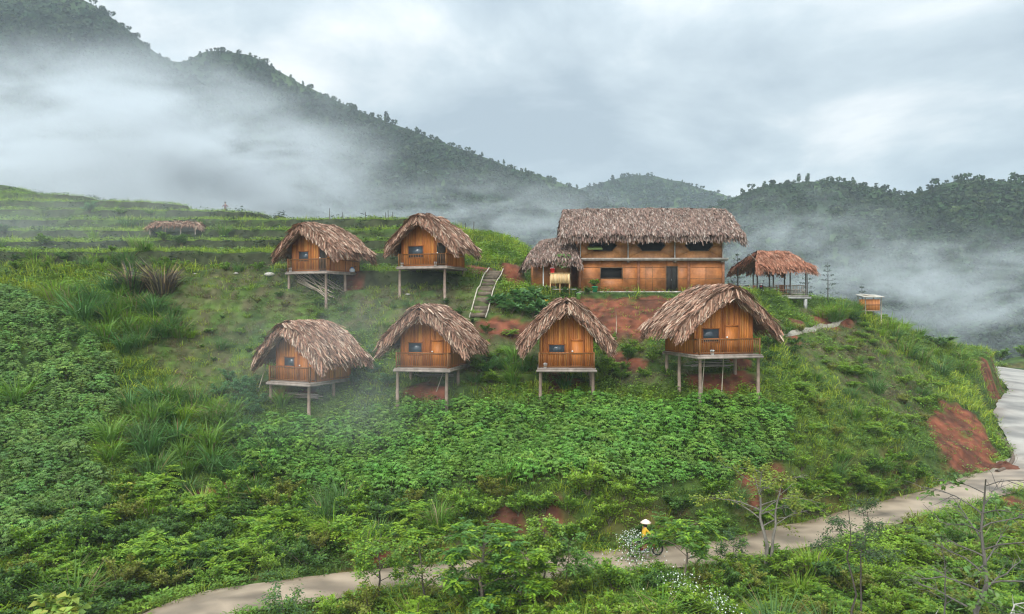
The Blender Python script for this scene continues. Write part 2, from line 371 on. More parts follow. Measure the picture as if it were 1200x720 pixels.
# colours that belong to the soil itself
def blotch(pts, s):
    o = np.zeros(GX.shape)
    for (px, py, r) in pts:
        p = hit(px, py); d = np.hypot(GX - p[0], GY - p[1]) / r
        o = np.maximum(o, sstep(1.02, .70, d + (fbm(GX / .9, GY / .9, s) - .5) * 1.0))
    return o
red = blotch([(700,366,2.0),(730,362,2.4),(765,362,2.4),(715,385,2.0),(690,355,1.6),(745,380,1.6),(790,355,1.6),(940,384,1.4),(965,380,1.4),(985,374,1.2),(920,392,1.2),
              (232,590,1.3),(255,580,1.0),(600,602,1.0),(645,606,.9),(582,612,.6),(1130,500,1.9),(1125,520,1.9),(1145,530,1.9),(1140,545,1.8),(1120,545,1.5),(1160,548,1.4),(1115,500,1.6),(1120,485,1.4),(1150,515,1.6),(1113,482,1.2),(1132,488,1.3),(1142,505,1.3),
              (1165,455,1.8),(1178,470,1.6),(1170,445,1.8),(1155,440,1.6),(1195,600,1.6),(1190,640,1.2),(450,655,.6),(520,655,.7),(290,680,.7),(870,430,1.0),(830,450,1.2),(655,447,.9),(500,452,1.1),(560,318,1.8),(600,316,1.6),(880,580,.8),(845,452,1.4),(870,448,1.2),(815,445,1.0),(510,462,1.0),(490,455,1.0),(650,455,1.0),(670,452,.9),(585,386,1.3),(600,389,1.2),(618,392,1.1),(570,384,.9),(725,420,1.0),(745,425,1.0),(335,465,.9),(360,462,.8),(415,335,1.0),(1100,505,1.4),(1108,520,1.4),(1105,490,1.0),(1118,530,1.4),(910,560,.9)], 31)
red = np.maximum(red, sstep(2.2, .8, np.abs(D2 - .4)) * .35 * sstep(.45, .6, fbm(GX / 2, GY / 2, 51)))
dry = blotch([(250,440,4),(230,400,4),(280,380,4),(330,350,3.5),(430,360,4),(480,370,4),(540,360,4),(600,410,3.5),(640,400,4),(560,430,3),(1000,400,5),(960,420,4),(1020,440,5),(1050,420,4),(240,345,4),(200,340,3),(280,340,4),(740,430,3),(790,430,2.5),(330,440,3)], 41)
nz = fbm(GX / 3, GY / 3, 61); nf = fbm(GX / .7, GY / .7, 71)
g1 = np.array([.065, .105, .020]); g2 = np.array([.034, .060, .015]); br_ = np.array([.085, .070, .038]); rd = np.array([.165, .055, .030]); rd2 = np.array([.080, .034, .021])
GC = g2 + (g1 - g2) * sstep(.35, .65, nz)[..., None]
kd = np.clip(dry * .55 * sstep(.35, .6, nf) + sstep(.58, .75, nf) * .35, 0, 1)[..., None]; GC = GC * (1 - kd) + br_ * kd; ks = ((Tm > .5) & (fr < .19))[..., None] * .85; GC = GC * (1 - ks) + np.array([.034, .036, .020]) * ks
kr = np.clip(red, 0, 1)[..., None]; GC = GC * (1 - kr) + (rd + (rd2 - rd) * sstep(.4, .65, nf)[..., None]) * kr
ny, nx = GX.shape
idx = np.arange(ny * nx).reshape(ny, nx)
Q = np.stack([idx[:-1, :-1], idx[:-1, 1:], idx[1:, 1:], idx[1:, :-1]], -1).reshape(-1, 4)
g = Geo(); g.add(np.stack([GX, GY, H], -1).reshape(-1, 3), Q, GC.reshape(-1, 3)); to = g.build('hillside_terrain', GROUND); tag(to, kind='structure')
to.data.polygons.foreach_set('use_smooth', np.ones(len(Q), bool))
def redness(x, y):
    i = np.clip(np.searchsorted(gx, x) - 1, 0, nx - 1); j = np.clip(np.searchsorted(gy, y) - 1, 0, ny - 1); return red[j, i]
def terrace(x, y):
    i = np.clip(np.searchsorted(gx, x) - 1, 0, nx - 1); j = np.clip(np.searchsorted(gy, y) - 1, 0, ny - 1); return Tm[j, i], fr[j, i]
def dryness(x, y):
    i = np.clip(np.searchsorted(gx, x) - 1, 0, nx - 1); j = np.clip(np.searchsorted(gy, y) - 1, 0, ny - 1); return dry[j, i]

# valley floor out to the horizon
g = Geo(); vx = np.linspace(-1500, 1500, 61); vy = np.linspace(-90, 1900, 51); VX, VY = np.meshgrid(vx, vy)
VZ = -52 + (fbm(VX / 90, VY / 90, 5) - .5) * 16
ii = np.arange(VX.size).reshape(VX.shape); Q = np.stack([ii[:-1, :-1], ii[:-1, 1:], ii[1:, 1:], ii[1:, :-1]], -1).reshape(-1, 4)
g.add(np.stack([VX, VY, VZ], -1).reshape(-1, 3), Q, (.04, .065, .03)); tag(g.build('valley_ground', GROUND), kind='structure')

# road surface
g = Geo(); n = len(EL); cs = 7; V = []; C = []
for t in np.linspace(0, 1, cs):
    p = EL * (1 - t) + ER * t; e_ = .5 if t in (0, 1) else 0
    jag = (fbm(np.arange(n) / 3.0, np.full(n, t * 9), 7) - .5) * (1.0 if t in (0., 1.) else .3 if t < .2 or t > .8 else 0)
    p = p.copy(); p[:, :2] += (unit(EL[:, :2] - ER[:, :2])) * jag[:, None]
    V.append(p + [0, 0, .02 * (1 - (2 * t - 1) ** 2)])
    far = sstep(52, 62, p[:, 1])[:, None]
    c = np.array([.315, .236, .165]) * (1 - far) + np.array([.305, .272, .232]) * far
    wet = sstep(.5, .7, fbm(p[:, 0] / 2.2, p[:, 1] / 1.1, 13))[:, None]; c = c * (1 - wet * .45)
    jt = np.abs(((np.arange(n) * .8) % 5.6) - 2.8) < .42; c = c * (1 - .50 * jt[:, None] * sstep(.2, .6, vnoise(np.arange(n) * .9, np.full(n, t * 7), 3))[:, None]); track = np.exp(-((abs(t - .5) - .22) / .1) ** 2); c = c * (1 + .08 * track)
    mud = (sstep(.25, 0, min(t, 1 - t)) * sstep(.35, .65, fbm(p[:, 0] / 1.5, p[:, 1] / 1.5, 23)))[:, None]; c = c * (1 - mud * .75) + np.array([.14, .085, .052]) * mud * .75
    C.append(c)
V = np.stack(V, 1); C = np.stack(C, 1); ii = np.arange(n * cs).reshape(n, cs)
Q = np.stack([ii[:-1, :-1], ii[1:, :-1], ii[1:, 1:], ii[:-1, 1:]], -1).reshape(-1, 4)
g.add(V.reshape(-1, 3), Q, C.reshape(-1, 3)); tag(g.build('road', ROAD), kind='structure')

# footpath along the spur, concrete coloured
pp = dense([hit(903,399), hit(925,393), hit(945,389), hit(965,383), hit(985,376), hit(1003,369)], .5)
g = Geo(); tg = unit(np.gradient(pp[:, :2], axis=0)); nn = np.stack([-tg[:, 1], tg[:, 0]], 1)
a = np.column_stack([pp[:, :2] + nn * .2, ground(*(pp[:, :2] + nn * .2).T) + .18]); b = np.column_stack([pp[:, :2] - nn * .2, ground(*(pp[:, :2] - nn * .2).T) + .18])
ii = np.arange(len(pp)); V = np.stack([a, b, b - [0, 0, .5]], 1); k3 = np.arange(len(pp) * 3).reshape(-1, 3)
Q = np.concatenate([np.stack([k3[:-1, 0], k3[1:, 0], k3[1:, 1], k3[:-1, 1]], -1), np.stack([k3[:-1, 1], k3[1:, 1], k3[1:, 2], k3[:-1, 2]], -1)])
g.add(V.reshape(-1, 3), Q, (.27, .24, .19)); tag(g.build('path', CONC), kind='structure')

# ------------------------------------------------------------------ mountains with forest
def far_tree(kind, r):
    g = Geo(); n = 34
    th = r.uniform(0, 2 * pi, n); zz_ = r.uniform(-.75, 1, n); rr = np.sqrt(np.maximum(0, 1 - zz_ * zz_))
    P = np.stack([np.cos(th) * rr, np.sin(th) * rr, zz_], 1)
    if kind == 1: P *= [.55, .55, 1.15]
    elif kind == 2: P *= [1.25, 1.1, .6]
    else: P *= [.9, .9, .8]
    P *= r.uniform(.72, 1.12, (n, 1)); P[:, 2] += .85
    Nn = unit(P - [0, 0, .5]) + r.normal(0, .45, (n, 3)); D = unit(np.cross(Nn, r.normal(0, 1, (n, 3))))
    c = np.array([.030, .054, .021]) * r.uniform(.7, 1.3, (n, 1)) * np.array([1, 1, 1])
    g.leaves(P - D * .32, D, Nn, .8, .62, c, .05)
    g.tube([[0, 0, -.6], [0, 0, .6]], [.07, .05], 4, (.05, .04, .03))
    return g.arrays()
fr_ = np.random.default_rng(3)
FT = [far_tree(k % 3, fr_) for k in range(6)]
def scatter(g, temps, P, yaw, scl, tint, zs=None, pick=None):
    """copies of small templates baked into one mesh"""
    pick = rng.integers(0, len(temps), len(P)) if pick is None else pick
    for k, (V, Q, C, M) in enumerate(temps):
        s = np.where(pick == k)[0]
        if not len(s): continue
        c = np.cos(yaw[s])[:, None]; sn = np.sin(yaw[s])[:, None]
        x = V[None, :, 0] * c - V[None, :, 1] * sn; y = V[None, :, 0] * sn + V[None, :, 1] * c
        z = np.broadcast_to(V[None, :, 2], x.shape) * (1 if zs is None else zs[s][:, None])
        W_ = np.stack([x, y, z], -1) * scl[s][:, None, None] + P[s][:, None]
        Q_ = Q[None] + (np.arange(len(s)) * len(V))[:, None, None]
        C_ = C[None] * tint[s][:, None]
        g.add(W_.reshape(-1, 3), Q_.reshape(-1, 4), C_.reshape(-1, 3))

def mountain(name, sky_, foot, back, amp, ntree, size, fname, flabel, c0, seed, ns=150, nt_=44, thin=0.25, meadow=0.0):
    """a ridge: skyline points (pixel, distance), a foot line in front of it and a back slope"""
    S = dense([at(*p) for p in sky_], 6.0); S = resamp(S, ns)
    Fo = resamp(dense([np.array(p, float) for p in foot], 6.0), ns)
    T = np.linspace(0, 1, nt_); G = []
    for t in T:
        p = S * (1 - t) + Fo * t; p[:, 2] = S[:, 2] + (Fo[:, 2] - S[:, 2]) * (t ** .85)
        G.append(p)
    B = []
    for t in (1.0, .5):
        p = S + np.array(back) * t; B.append(p)
    G = np.array(B + G); tt = np.concatenate([[1, .5], T])[:, None]
    dn = (fbm(G[..., 0] / (amp * 3.2), G[..., 1] / (amp * 3.2), seed) - .5) * 2 * amp + (fbm(G[..., 0] / (amp * .9), G[..., 1] / (amp * .9), seed + 5) - .5) * amp * .7
    wgt = np.sin(np.clip(np.concatenate([[.5, .3], T * .93 + .03]), 0, 1) * pi)[:, None] ** .7
    G[..., 2] += dn * wgt; G[..., 1] -= dn * wgt * .4
    ii = np.arange(G.shape[0] * ns).reshape(G.shape[0], ns); Q = np.stack([ii[:-1, :-1], ii[:-1, 1:], ii[1:, 1:], ii[1:, :-1]], -1).reshape(-1, 4)
    n_ = fbm(G[..., 0] / 60, G[..., 2] / 40, seed + 9)
    C = np.array([.022, .040, .015]) + (np.array([.055, .088, .026]) - np.array([.022, .040, .015])) * sstep(.48, .66, n_)[..., None]
    g = Geo(); g.add(G.reshape(-1, 3), Q, C.reshape(-1, 3)); o = g.build(name, GROUND); tag(o, kind='structure')
    # forest
    u = rng.uniform(0, ns - 1.001, ntree); v = 2 + (nt_ - 1.001) * rng.beta(1.0, 1.15, ntree)
    open_ = fbm(u / 9, v / 5, seed + 33); keep = (v < 6) | (open_ < .70 - meadow * sstep(.55, .72, u / ns)) | (rng.random(ntree) < thin); u = u[keep]; v = v[keep]
    i = u.astype(int); j = v.astype(int); fu = (u - i)[:, None]; fv = (v - j)[:, None]
    P = (G[j, i] * (1 - fu) + G[j, i + 1] * fu) * (1 - fv) + (G[j + 1, i] * (1 - fu) + G[j + 1, i + 1] * fu) * fv
    sz = size * (.4 + 1.1 * rng.random(len(P)) ** 2.2) * (.75 + .5 * fbm(u / 5, v / 4, seed + 44)) * np.where(v < 4, .62, 1)
    tn = np.array(c0)[None] * rng.uniform(.6, 1.1, (len(P), 1)) * (.55 + .9 * fbm(u / 7, v / 3, seed + 71))[:, None] * np.stack([rng.uniform(.85, 1.25, len(P)), np.ones(len(P)), rng.uniform(.8, 1.2, len(P))], 1)
    f = Geo(); scatter(f, FT, P, rng.uniform(0, 2 * pi, len(P)), sz, tn); fo = f.build(fname, FAR); tag(fo, flabel, 'forest', kind='stuff')
    return S
Y1 = 560
S1 = mountain('left_mountain', [(-520,20,470),(-300,-30,480),(-120,-32,490),(0,-14,500),(60,-12,505),(110,6,510),(150,36,515),(190,66,520),(215,72,525),(240,62,535),(290,66,545),(330,86,550),(400,124,560),(480,154,570),(560,182,575),(640,210,580),(700,232,585),(800,275,600),(900,330,620)],
  [(-330,170,-20),(-230,190,-30),(-150,215,-35),(-60,240,-40),(20,260,-45),(90,300,-48),(150,360,-52),(220,440,-55)], (0, 140, -60), 17, 34000, 2.7, 'left_forest', 'dense green forest covering the tall mountain at the left', (1, 1, 1), 100)
S3 = mountain('middle_hill', [(560,250,860),(640,232,870),(690,219,880),(740,208,880),(790,211,880),(840,226,870),(900,245,860),(980,270,850)],
  [(-60,560,-60),(80,560,-60),(220,560,-60),(380,560,-60)], (0, 150, -60), 16, 11000, 3.4, 'middle_forest', 'hazy forest on the farthest hill behind the long house', (1, 1, 1.1), 140, ns=90)
S2 = mountain('right_hills', [(720,300,420),(790,262,420),(850,236,425),(890,219,425),(930,214,420),(975,212,415),(1020,219,405),(1050,229,395),(1075,227,385),(1105,215,375),(1135,211,370),(1165,213,365),(1200,222,360),(1300,235,350),(1450,225,330),(1650,240,310)],
  [(20,190,-46),(60,180,-46),(95,175,-46),(130,168,-44),(170,160,-42),(210,150,-42),(270,140,-42),(340,130,-40)], (0, 110, -55), 11, 25000, 2.15, 'right_forest', 'dense green forest on the hills across the valley at the right', (1.1, 1.1, 1), 180, thin=.25, meadow=.22)
def ridge_tree(k, label, group):
    V, Q, C, M = FT[k]; g = Geo(); nl = len(Q)
    g.add(V[:34 * 4], Q[:34], C[:34 * 4]); e = empty('ridge_tree', (0, 0, 0), 0, label, 'tree', group)
    g.build('crown', FAR, e); t = Geo(); t.tube([[0, 0, -.7], [0.02, 0, .1], [0, 0.03, .7]], [.08, .06, .03], 6, (.05, .04, .03)); t.build('trunk', BARK, e); return e
RT = [ridge_tree(k, 'small tree standing out against the sky on the left mountain ridge', 'trees on the left ridge line') for k in range(3)]
used = [0, 0, 0]
def put_ridge(S, px, s, k, lab=None, grp=None):
    i = int(np.argmin(np.abs(S[:, 0] / S[:, 1] * F + HX - px))); p = S[i] + [0, 0, s * .35]
    if not used[k]: o = RT[k]; o.location = p; o.scale = (s,) * 3; used[k] = 1
    else: o = dup_tree(RT[k], p, random.uniform(0, 6), s)
    o['label'] = lab or 'small tree standing out against the sky on the left mountain ridge'; o['group'] = grp or 'trees on the left ridge line'
    return o
for px in (112, 122, 131, 146, 262, 285, 301, 322, 352, 366, 378, 395, 408, 425, 437, 466, 490, 505, 530, 548, 566, 590, 612, 622, 650, 668):
    put_ridge(S1, px, random.uniform(1.2, 2.6), random.randrange(3))
o = put_ridge(S1, 451, 3.8, 1, 'tall round-topped tree standing alone on the left mountain ridge'); del o['group']
for px in (880, 905, 938, 945, 975, 1002, 1036, 1049, 1120, 1128, 1136):
    put_ridge(S2, px, random.uniform(1.2, 2.1), random.randrange(3), 'tree standing out on the skyline of the right hills', 'trees on the right skyline')
for px in (1184, 1190, 1196):
    put_ridge(S2, px, 3.0, 1, 'dark conical tree in the clump at the far right skyline', 'dark trees at the far right skyline')
o = put_ridge(S2, 1098, 2.2, 0, 'lone round tree left of the bare hilltop on the right'); del o['group']

# ------------------------------------------------------------------ buildings
TH = {'tan': [(.37, .225, .155), (.27, .152, .104), (.175, .097, .066), (.46, .335, .245), (.31, .16, .105)],
      'grey': [(.25, .165, .125), (.18, .122, .097), (.115, .076, .06), (.32, .25, .205), (.20, .12, .095)],
      'red': [(.38, .17, .105), (.30, .128, .078), (.42, .235, .155), (.21, .09, .056), (.35, .145, .085)]}
def thatch_roof(parent, zr, ze, hw_, a0, a1, pal, axis='y', seed=1, dens=1.0, thick=.42, curve=.30, sag=0.0, droop=.22):
    """gable roof of palm leaf: ridge along `axis`; a0(t), a1(t) are its two ends from ridge (t=0) to eave (t=1)"""
    r = np.random.default_rng(seed); pal = np.array(TH[pal])
    def pos(s, a, t, lift=0.0):
        te = np.sqrt(t * t + .0144) - .12
        zc = zr - (zr - ze) * (te * (1 - curve) + curve * t * t + .12 * (1 - curve) * t)
        af = (a - a0(t)) / (a1(t) - a0(t)); af = np.clip(np.abs(af - .5) * 2, 0, 1.1); zc = zc - droop * np.maximum(0, (af - .55) / .45) ** 2
        b = s * hw_ * t; sl_ = (zr - ze) / hw_
        nb = s * sl_ / np.hypot(1, sl_); nzv = 1 / np.hypot(1, sl_)
        b = b + nb * lift; z = zc + nzv * lift - sag * np.sin(np.clip((a - a0(t)) / (a1(t) - a0(t)), 0, 1) * pi) * (1 - t)
        return np.stack([b, a, z], -1) if axis == 'y' else np.stack([a, -b, z], -1)
    g = Geo(); na, ntt = 14, 8
    for s in (-1, 1):     # solid body of the thatch
        A = np.linspace(0, 1, na)[:, None]; T = np.linspace(0, .97, ntt)[None]
        a = a0(T) + (a1(T) - a0(T)) * A + np.where(A < .5, .12, -.12); T2 = np.broadcast_to(T, a.shape)
        top = pos(s, a, T2, thick * .55) ; bot = pos(s, a, T2, -thick * .45)
        k = na * ntt; ii = np.arange(k).reshape(na, ntt)
        q = np.stack([ii[:-1, :-1], ii[1:, :-1], ii[1:, 1:], ii[:-1, 1:]], -1).reshape(-1, 4)
        rim = []
        for u, v in ((ii[0, :-1], ii[0, 1:]), (ii[-1, :-1], ii[-1, 1:]), (ii[:-1, -1], ii[1:, -1]), (ii[:-1, 0], ii[1:, 0])): rim.append(np.stack([u, v, v + k, u + k], -1))
        g.add(np.concatenate([top.reshape(-1, 3), bot.reshape(-1, 3)]), np.concatenate([q, q + k] + rim), pal[1] * .8)
    Lr = float(a1(0.5) - a0(0.5)); slope_len = np.hypot(hw_, zr - ze)
    def cols(n):
        c = pal[r.integers(0, len(pal), n)] * r.uniform(.72, 1.25, (n, 1)); return c
    for s in (-1, 1):
        n = int(Lr * slope_len * 120 * dens)
        A = r.random(n); T = (np.floor(r.random(n) * 13) + r.random(n) * .55) / 13 * 1.0
        a = a0(T) + (a1(T) - a0(T)) * A
        lift = thick * .55 + r.uniform(0, .16, n) + .07 * np.sin(a * 2.1 + T * 9) + .05 * np.sin(a * 5.3)
        P = pos(s, a, T, lift); P2 = pos(s, a + r.normal(0, .09, n), T + .1, lift - .03 + r.uniform(-.03, .06, n))
        D = unit(P2 - P) + np.array([0, 0, 1]) * r.normal(.03, .15, (n, 1))
        g.blades(P, D, r.uniform(.3, .75, n), r.uniform(.045, .105, n), r.uniform(.0, .45, n), cols(n), .35)
        # hanging eave fringe
        n = int(Lr * 80 * dens); A = r.random(n); T = r.uniform(.9, 1.01, n); a = a0(T) + (a1(T) - a0(T)) * A
        P = pos(s, a, T, r.uniform(-thick * .45, thick * .6, n)); P2 = pos(s, a + r.normal(0, .06, n), T + .1, thick * .2)
        g.blades(P, unit(P2 - P) + np.array([0, 0, -.45]) + r.normal(0, .18, (n, 3)), r.uniform(.3, .8, n), r.uniform(.045, .10, n), r.uniform(.3, 1.2, n), cols(n), .3)
        # verges at both ends
        for end in (0, 1):
            n = int(slope_len * 300 * dens); T = r.random(n); a = (a0(T) if end == 0 else a1(T)) + r.uniform(-.05, .4, n) * (1 if end == 0 else -1)
            P = pos(s, a, T, r.uniform(-thick * 1.25, thick * .6, n)); P2 = pos(s, a + (-.14 if end == 0 else .14), T + .07, -.02)
            g.blades(P, unit(P2 - P) + np.array([0, 0, -.75]) + r.normal(0, .22, (n, 3)), r.uniform(.3, .8, n), r.uniform(.045, .10, n), r.uniform(.3, 1.2, n), cols(n), .3)
    # ridge cap
    n = int(Lr * 60 * dens); a = r.uniform(float(a0(0)) - .05, float(a1(0)) + .05, n); s = r.choice([-1, 1], n)
    P = pos(1, a, np.zeros(n), 0); P[:, 2] += thick * .62 + r.uniform(0, .10, n)
    q_ = pos(s, a + r.normal(0, .12, n), np.full(n, .12), thick * .6)
    g.blades(P, unit(q_ - P), r.uniform(.4, .7, n), r.uniform(.06, .13, n), r.uniform(.1, .4, n), cols(n), .35)
    return g.build('roof', THATCH, parent)

BAM = np.array([[.56, .200, .045], [.46, .150, .034], [.60, .240, .055], [.37, .115, .028], [.51, .172, .038]])
def slat_wall(g, x0, x1, fix, top, r, along='x', face=-1, z0=0.0, w=.13, pal=BAM):
    n = max(3, int(round((x1 - x0) / w))); e_ = np.linspace(x0, x1, n + 1)
    for k in range(n):
        c = (e_[k] + e_[k + 1]) / 2; zt = float(top(c)); h = zt - z0
        if h < .05: continue
        dpt = .05 + .012 * (k % 2); cc = pal[r.integers(0, len(pal))] * r.uniform(.8, 1.15)
        if along == 'x': g.box((c, fix, z0 + h / 2), ((e_[k + 1] - e_[k]) * .94, dpt, h), cc)
        else: g.box((fix, c, z0 + h / 2), (dpt, (e_[k + 1] - e_[k]) * .94, h), cc)

GREYW = (.20, .155, .125)
def hut(px, py, Y, rz, label, W=3.6, D=3.9, zr=4.4, ze=1.75, hw_=3.05, porch=.85, window=(-.7, .95, .8, .75), door=(.55, .75, 'wood'), pal='tan', seed=1, rail=True, fo=1.05, bo=.55, posts=3):
    """front (gable) wall faces local -y; px,py is the middle of the deck's front edge at distance Y"""
    r = np.random.default_rng(seed); f = at(px, py, Y)
    dirv = np.array([-sin(rz), cos(rz)]); c = f[:2] + dirv * (D / 2 + porch)
    gz = float(ground(c[0], c[1])); root = empty('stilt_hut', (c[0], c[1], gz), rz, label, 'hut', 'thatched stilt huts on the hillside')
    dz = f[2] - gz          # deck top above the root
    yF = -D / 2 - porch
    d = Geo(); d.box((0, (yF + D / 2) / 2, dz - .05), (W + .36, D + porch + .1, .10), (.25, .20, .165))
    d.box((0, yF - .02, dz - .17), (W + .5, .14, .15), (.28, .225, .19)); d.box((0, D / 2, dz - .17), (W + .5, .14, .15), GREYW)
    for x in (-W / 2 - .08, W / 2 + .08): d.box((x, (yF + D / 2) / 2, dz - .17), (.14, D + porch - .3, .14), (.27, .215, .18))
    for y in np.linspace(yF + .6, D / 2 - .6, 4): d.box((0, y, dz - .155), (W - .1, .09, .10), GREYW)
    d.build('deck', WOOD, root)
    # posts down to the slope
    for x in (-W / 2 + .02, W / 2 - .02):
        for y in ([yF + .12, D / 2 - .15] if posts == 2 else [yF + .12, 0.0, D / 2 - .15]):
            wx, wy = c[0] + x * cos(rz) - y * sin(rz), c[1] + x * sin(rz) + y * cos(rz)
            zb = float(ground(wx, wy)) - gz - .3
            if zb > dz - .4: continue
            p = Geo(); p.tube([[x, y, zb], [x + r.normal(0, .015), y, (zb + dz) / 2], [x, y, dz - .245]], [.125, .115, .11], 8, np.array([.245, .175, .135]) * r.uniform(.85, 1.15)); p.build('post', WOOD, root)
    prof = lambda x: zr - (zr - ze) * (abs(x) / hw_ * .82 + .18 * (x / hw_) ** 2) - .16
    wl = Geo(); yW = -D / 2
    slat_wall(wl, -W / 2, W / 2, yW, lambda x: prof(x) + dz, r, 'x', z0=dz)
    wl.box((0, yW - .05, dz + 1.02), (W, .035, .07), BAM[3]); wl.box((0, yW - .05, dz + .06), (W, .04, .10), BAM[3] * .8)
    for x in (-W / 2, W / 2, door[0] - door[1] / 2 - .12): wl.box((x, yW - .045, dz + prof(x) / 2), (.09, .06, prof(x)), BAM[3] * .9)
    wl.build('front_wall', SLAT, root)
    for nm, x in (('side_wall', -W / 2 + .02), ('side_wall', W / 2 - .02)):
        s = Geo(); slat_wall(s, -D / 2 + .05, D / 2 - .05, x, lambda y: prof(W / 2) + dz + .12, r, 'y', z0=dz)
        for zq in (.08, 1.0): s.box((x + .045 * np.sign(x), 0, dz + zq), (.03, D - .1, .07), BAM[3] * .8)
        for y in (-D / 2 + .05, 0.0, D / 2 - .05): s.box((x + .045 * np.sign(x), y, dz + prof(W / 2) / 2), (.035, .08, prof(W / 2)), BAM[3] * .8)
        s.build(nm, SLAT, root)
    b = Geo(); slat_wall(b, -W / 2, W / 2, D / 2, lambda x: prof(x) + dz, r, 'x', z0=dz); b.build('back_wall', SLAT, root)
    # window
    wx, wz, ww, wh = window; yf = yW - .055
    fm = Geo()
    for (cx_, cz_, sx, sz) in ((wx, wz + wh / 2, ww + .14, .07), (wx, wz - wh / 2, ww + .14, .07), (wx - ww / 2 - .035, wz, .07, wh), (wx + ww / 2 + .035, wz, .07, wh)):
        fm.box((cx_, yf, dz + cz_ + .45), (sx, .07, sz), BAM[3] * .75)
    fo_ = fm.build('window', SLAT, root)
    pn = Geo(); pn.box((wx, yf + .005, dz + wz + .45), (ww, .03, wh)); pn.build('pane', GLASS, fo_)
    if seed % 2 == 1:
        mb = Geo()
        for q_ in np.linspace(-ww / 2, ww / 2, 6)[1:-1]: mb.box((wx + q_, yf - .02, dz + wz + .45), (.025, .02, wh), (.05, .05, .05))
        mb.build('window_bars', PLAIN, fo_)
    # door
    dx, dw, kind = door; dp = Geo()
    if kind == 'dark':
        dp.box((dx, yf + .0, dz + 1.0), (dw, .05, 1.95), (.035, .028, .022)); dm = WOOD  # dark panel painted in place of the shade in an open doorway
    else:
        dp.box((dx, yf + .0, dz + .98), (dw, .05, 1.9), BAM[4] * .95)
        for zq in (.1, .95, 1.85): dp.box((dx, yf - .03, dz + zq), (dw, .03, .09), BAM[3] * .8)
        for sx in (-1, 1): dp.box((dx + sx * dw / 2, yf - .03, dz + .98), (.07, .03, 1.9), BAM[3] * .75)
        dm = SLAT
    do = dp.build('door', dm, root)
    h_ = Geo(); h_.lathe((dx - dw / 2 + .09, yf - .07, dz + 1.12), [(0, -.06), (.05, -.04), (.065, 0), (.05, .04), (0, .06)], 8, (.8, .78, .74)); h_.build('handle', PLAIN, do)
    # railing
    rl = Geo(); cr_ = np.array([.17, .075, .025]); y0 = yF + .08
    def run(p, q):
        p = np.array(p); q = np.array(q); n = int(np.linalg.norm(q - p) / .15)
        rl.bar(p + [0, 0, dz + 1.02], q + [0, 0, dz + 1.02], .06, .06, cr_); rl.bar(p + [0, 0, dz + .14], q + [0, 0, dz + .14], .04, .05, cr_)
        for t in np.linspace(0, 1, n + 1): b_ = p + (q - p) * t; rl.box((b_[0], b_[1], dz + .58), (.028, .028, .86), cr_ * r.uniform(.8, 1.25))
    X = W / 2 + .06
    run((-X, y0, 0.), (X, y0, 0.)); run((-X, y0 + .1, 0.), (-X, yW - .1, 0.)); run((X, y0 + .1, 0.), (X, yW - .1, 0.))
    for x in (-X, X): rl.box((x, y0, dz + .55), (.08, .08, 1.1), cr_ * 1.2)
    rl.build('railing', SLAT, root)
    thatch_roof(root, dz + zr, dz + ze, hw_, lambda t: -D / 2 - fo + .15 * t - .25 * (1 - t), lambda t: D / 2 - .35 * (1 - t) + bo * (t * .9 + .1), pal, 'y', seed * 7 + 1)
    # rafters that show under the front thatch
    rf = Geo()
    for s in (-1, 1):
        for y in (-D / 2 - fo + .35, D / 2 + .1): rf.tube([[0, y, dz + zr - .28], [s * hw_ * .55, y, dz + prof(hw_ * .55) - .02], [s * hw_ * .93, y, dz + prof(hw_ * .93) - .02]], .05, 6, (.16, .11, .07))
    rf.tube([[0, -D / 2 - fo + .2, dz + zr - .26], [0, D / 2 + .2, dz + zr - .26]], .06, 6, (.16, .11, .07))
    rf.build('rafters', WOOD, root)
    return root, dz

HUTS = {}
HUTS['A'] = hut(359, 318, 61.5, R(-25), 'upper left thatched stilt hut with stacked bamboo poles underneath', W=4.0, D=4.0, zr=3.85, ze=1.55, hw_=3.2, window=(-.75, .85, 1.0, .85), door=(1.35, .8, 'dark'), seed=2, pal='tan', porch=.6, posts=3)
HUTS['B'] = hut(494, 312, 61.5, R(-18), 'upper row thatched stilt hut with large window, left of the hillside steps', W=4.2, D=3.8, zr=4.15, ze=1.55, hw_=3.2, window=(-.8, .8, 1.35, 1.0), door=(1.55, .8, 'dark'), seed=4, pal='tan', porch=.6, posts=2)
HUTS['C'] = hut(338, 448, 50.5, R(-26), 'lower left thatched stilt hut, faded by mist above the crops', W=3.5, D=3.8, zr=3.95, ze=1.5, hw_=3.05, window=(-.55, .85, .85, .75), door=(.75, .8, 'wood'), seed=6, pal='tan', porch=.75)
HUTS['D'] = hut(494, 432, 50.0, R(-13), 'lower row thatched stilt hut with blue grey window, below the hillside steps', W=3.6, D=3.7, zr=4.1, ze=1.5, hw_=3.1, window=(-.75, .85, .95, .85), door=(.85, .85, 'wood'), seed=8, pal='tan')
HUTS['E'] = hut(664, 432, 49.5, R(-3), 'narrow thatched stilt hut facing straight out with barred window', W=3.6, D=3.6, zr=4.5, ze=1.6, hw_=3.0, window=(-.65, .8, 1.05, .65), door=(.75, .85, 'wood'), seed=11, pal='tan')
HUTS['F'] = hut(856, 416, 48.0, R(14), 'largest thatched stilt hut with wide shaggy roof at the right', W=4.3, D=4.2, zr=4.35, ze=1.6, hw_=3.65, window=(-.95, .8, 1.15, .9), door=(.6, .95, 'wood'), seed=14, pal='tan', porch=.9)

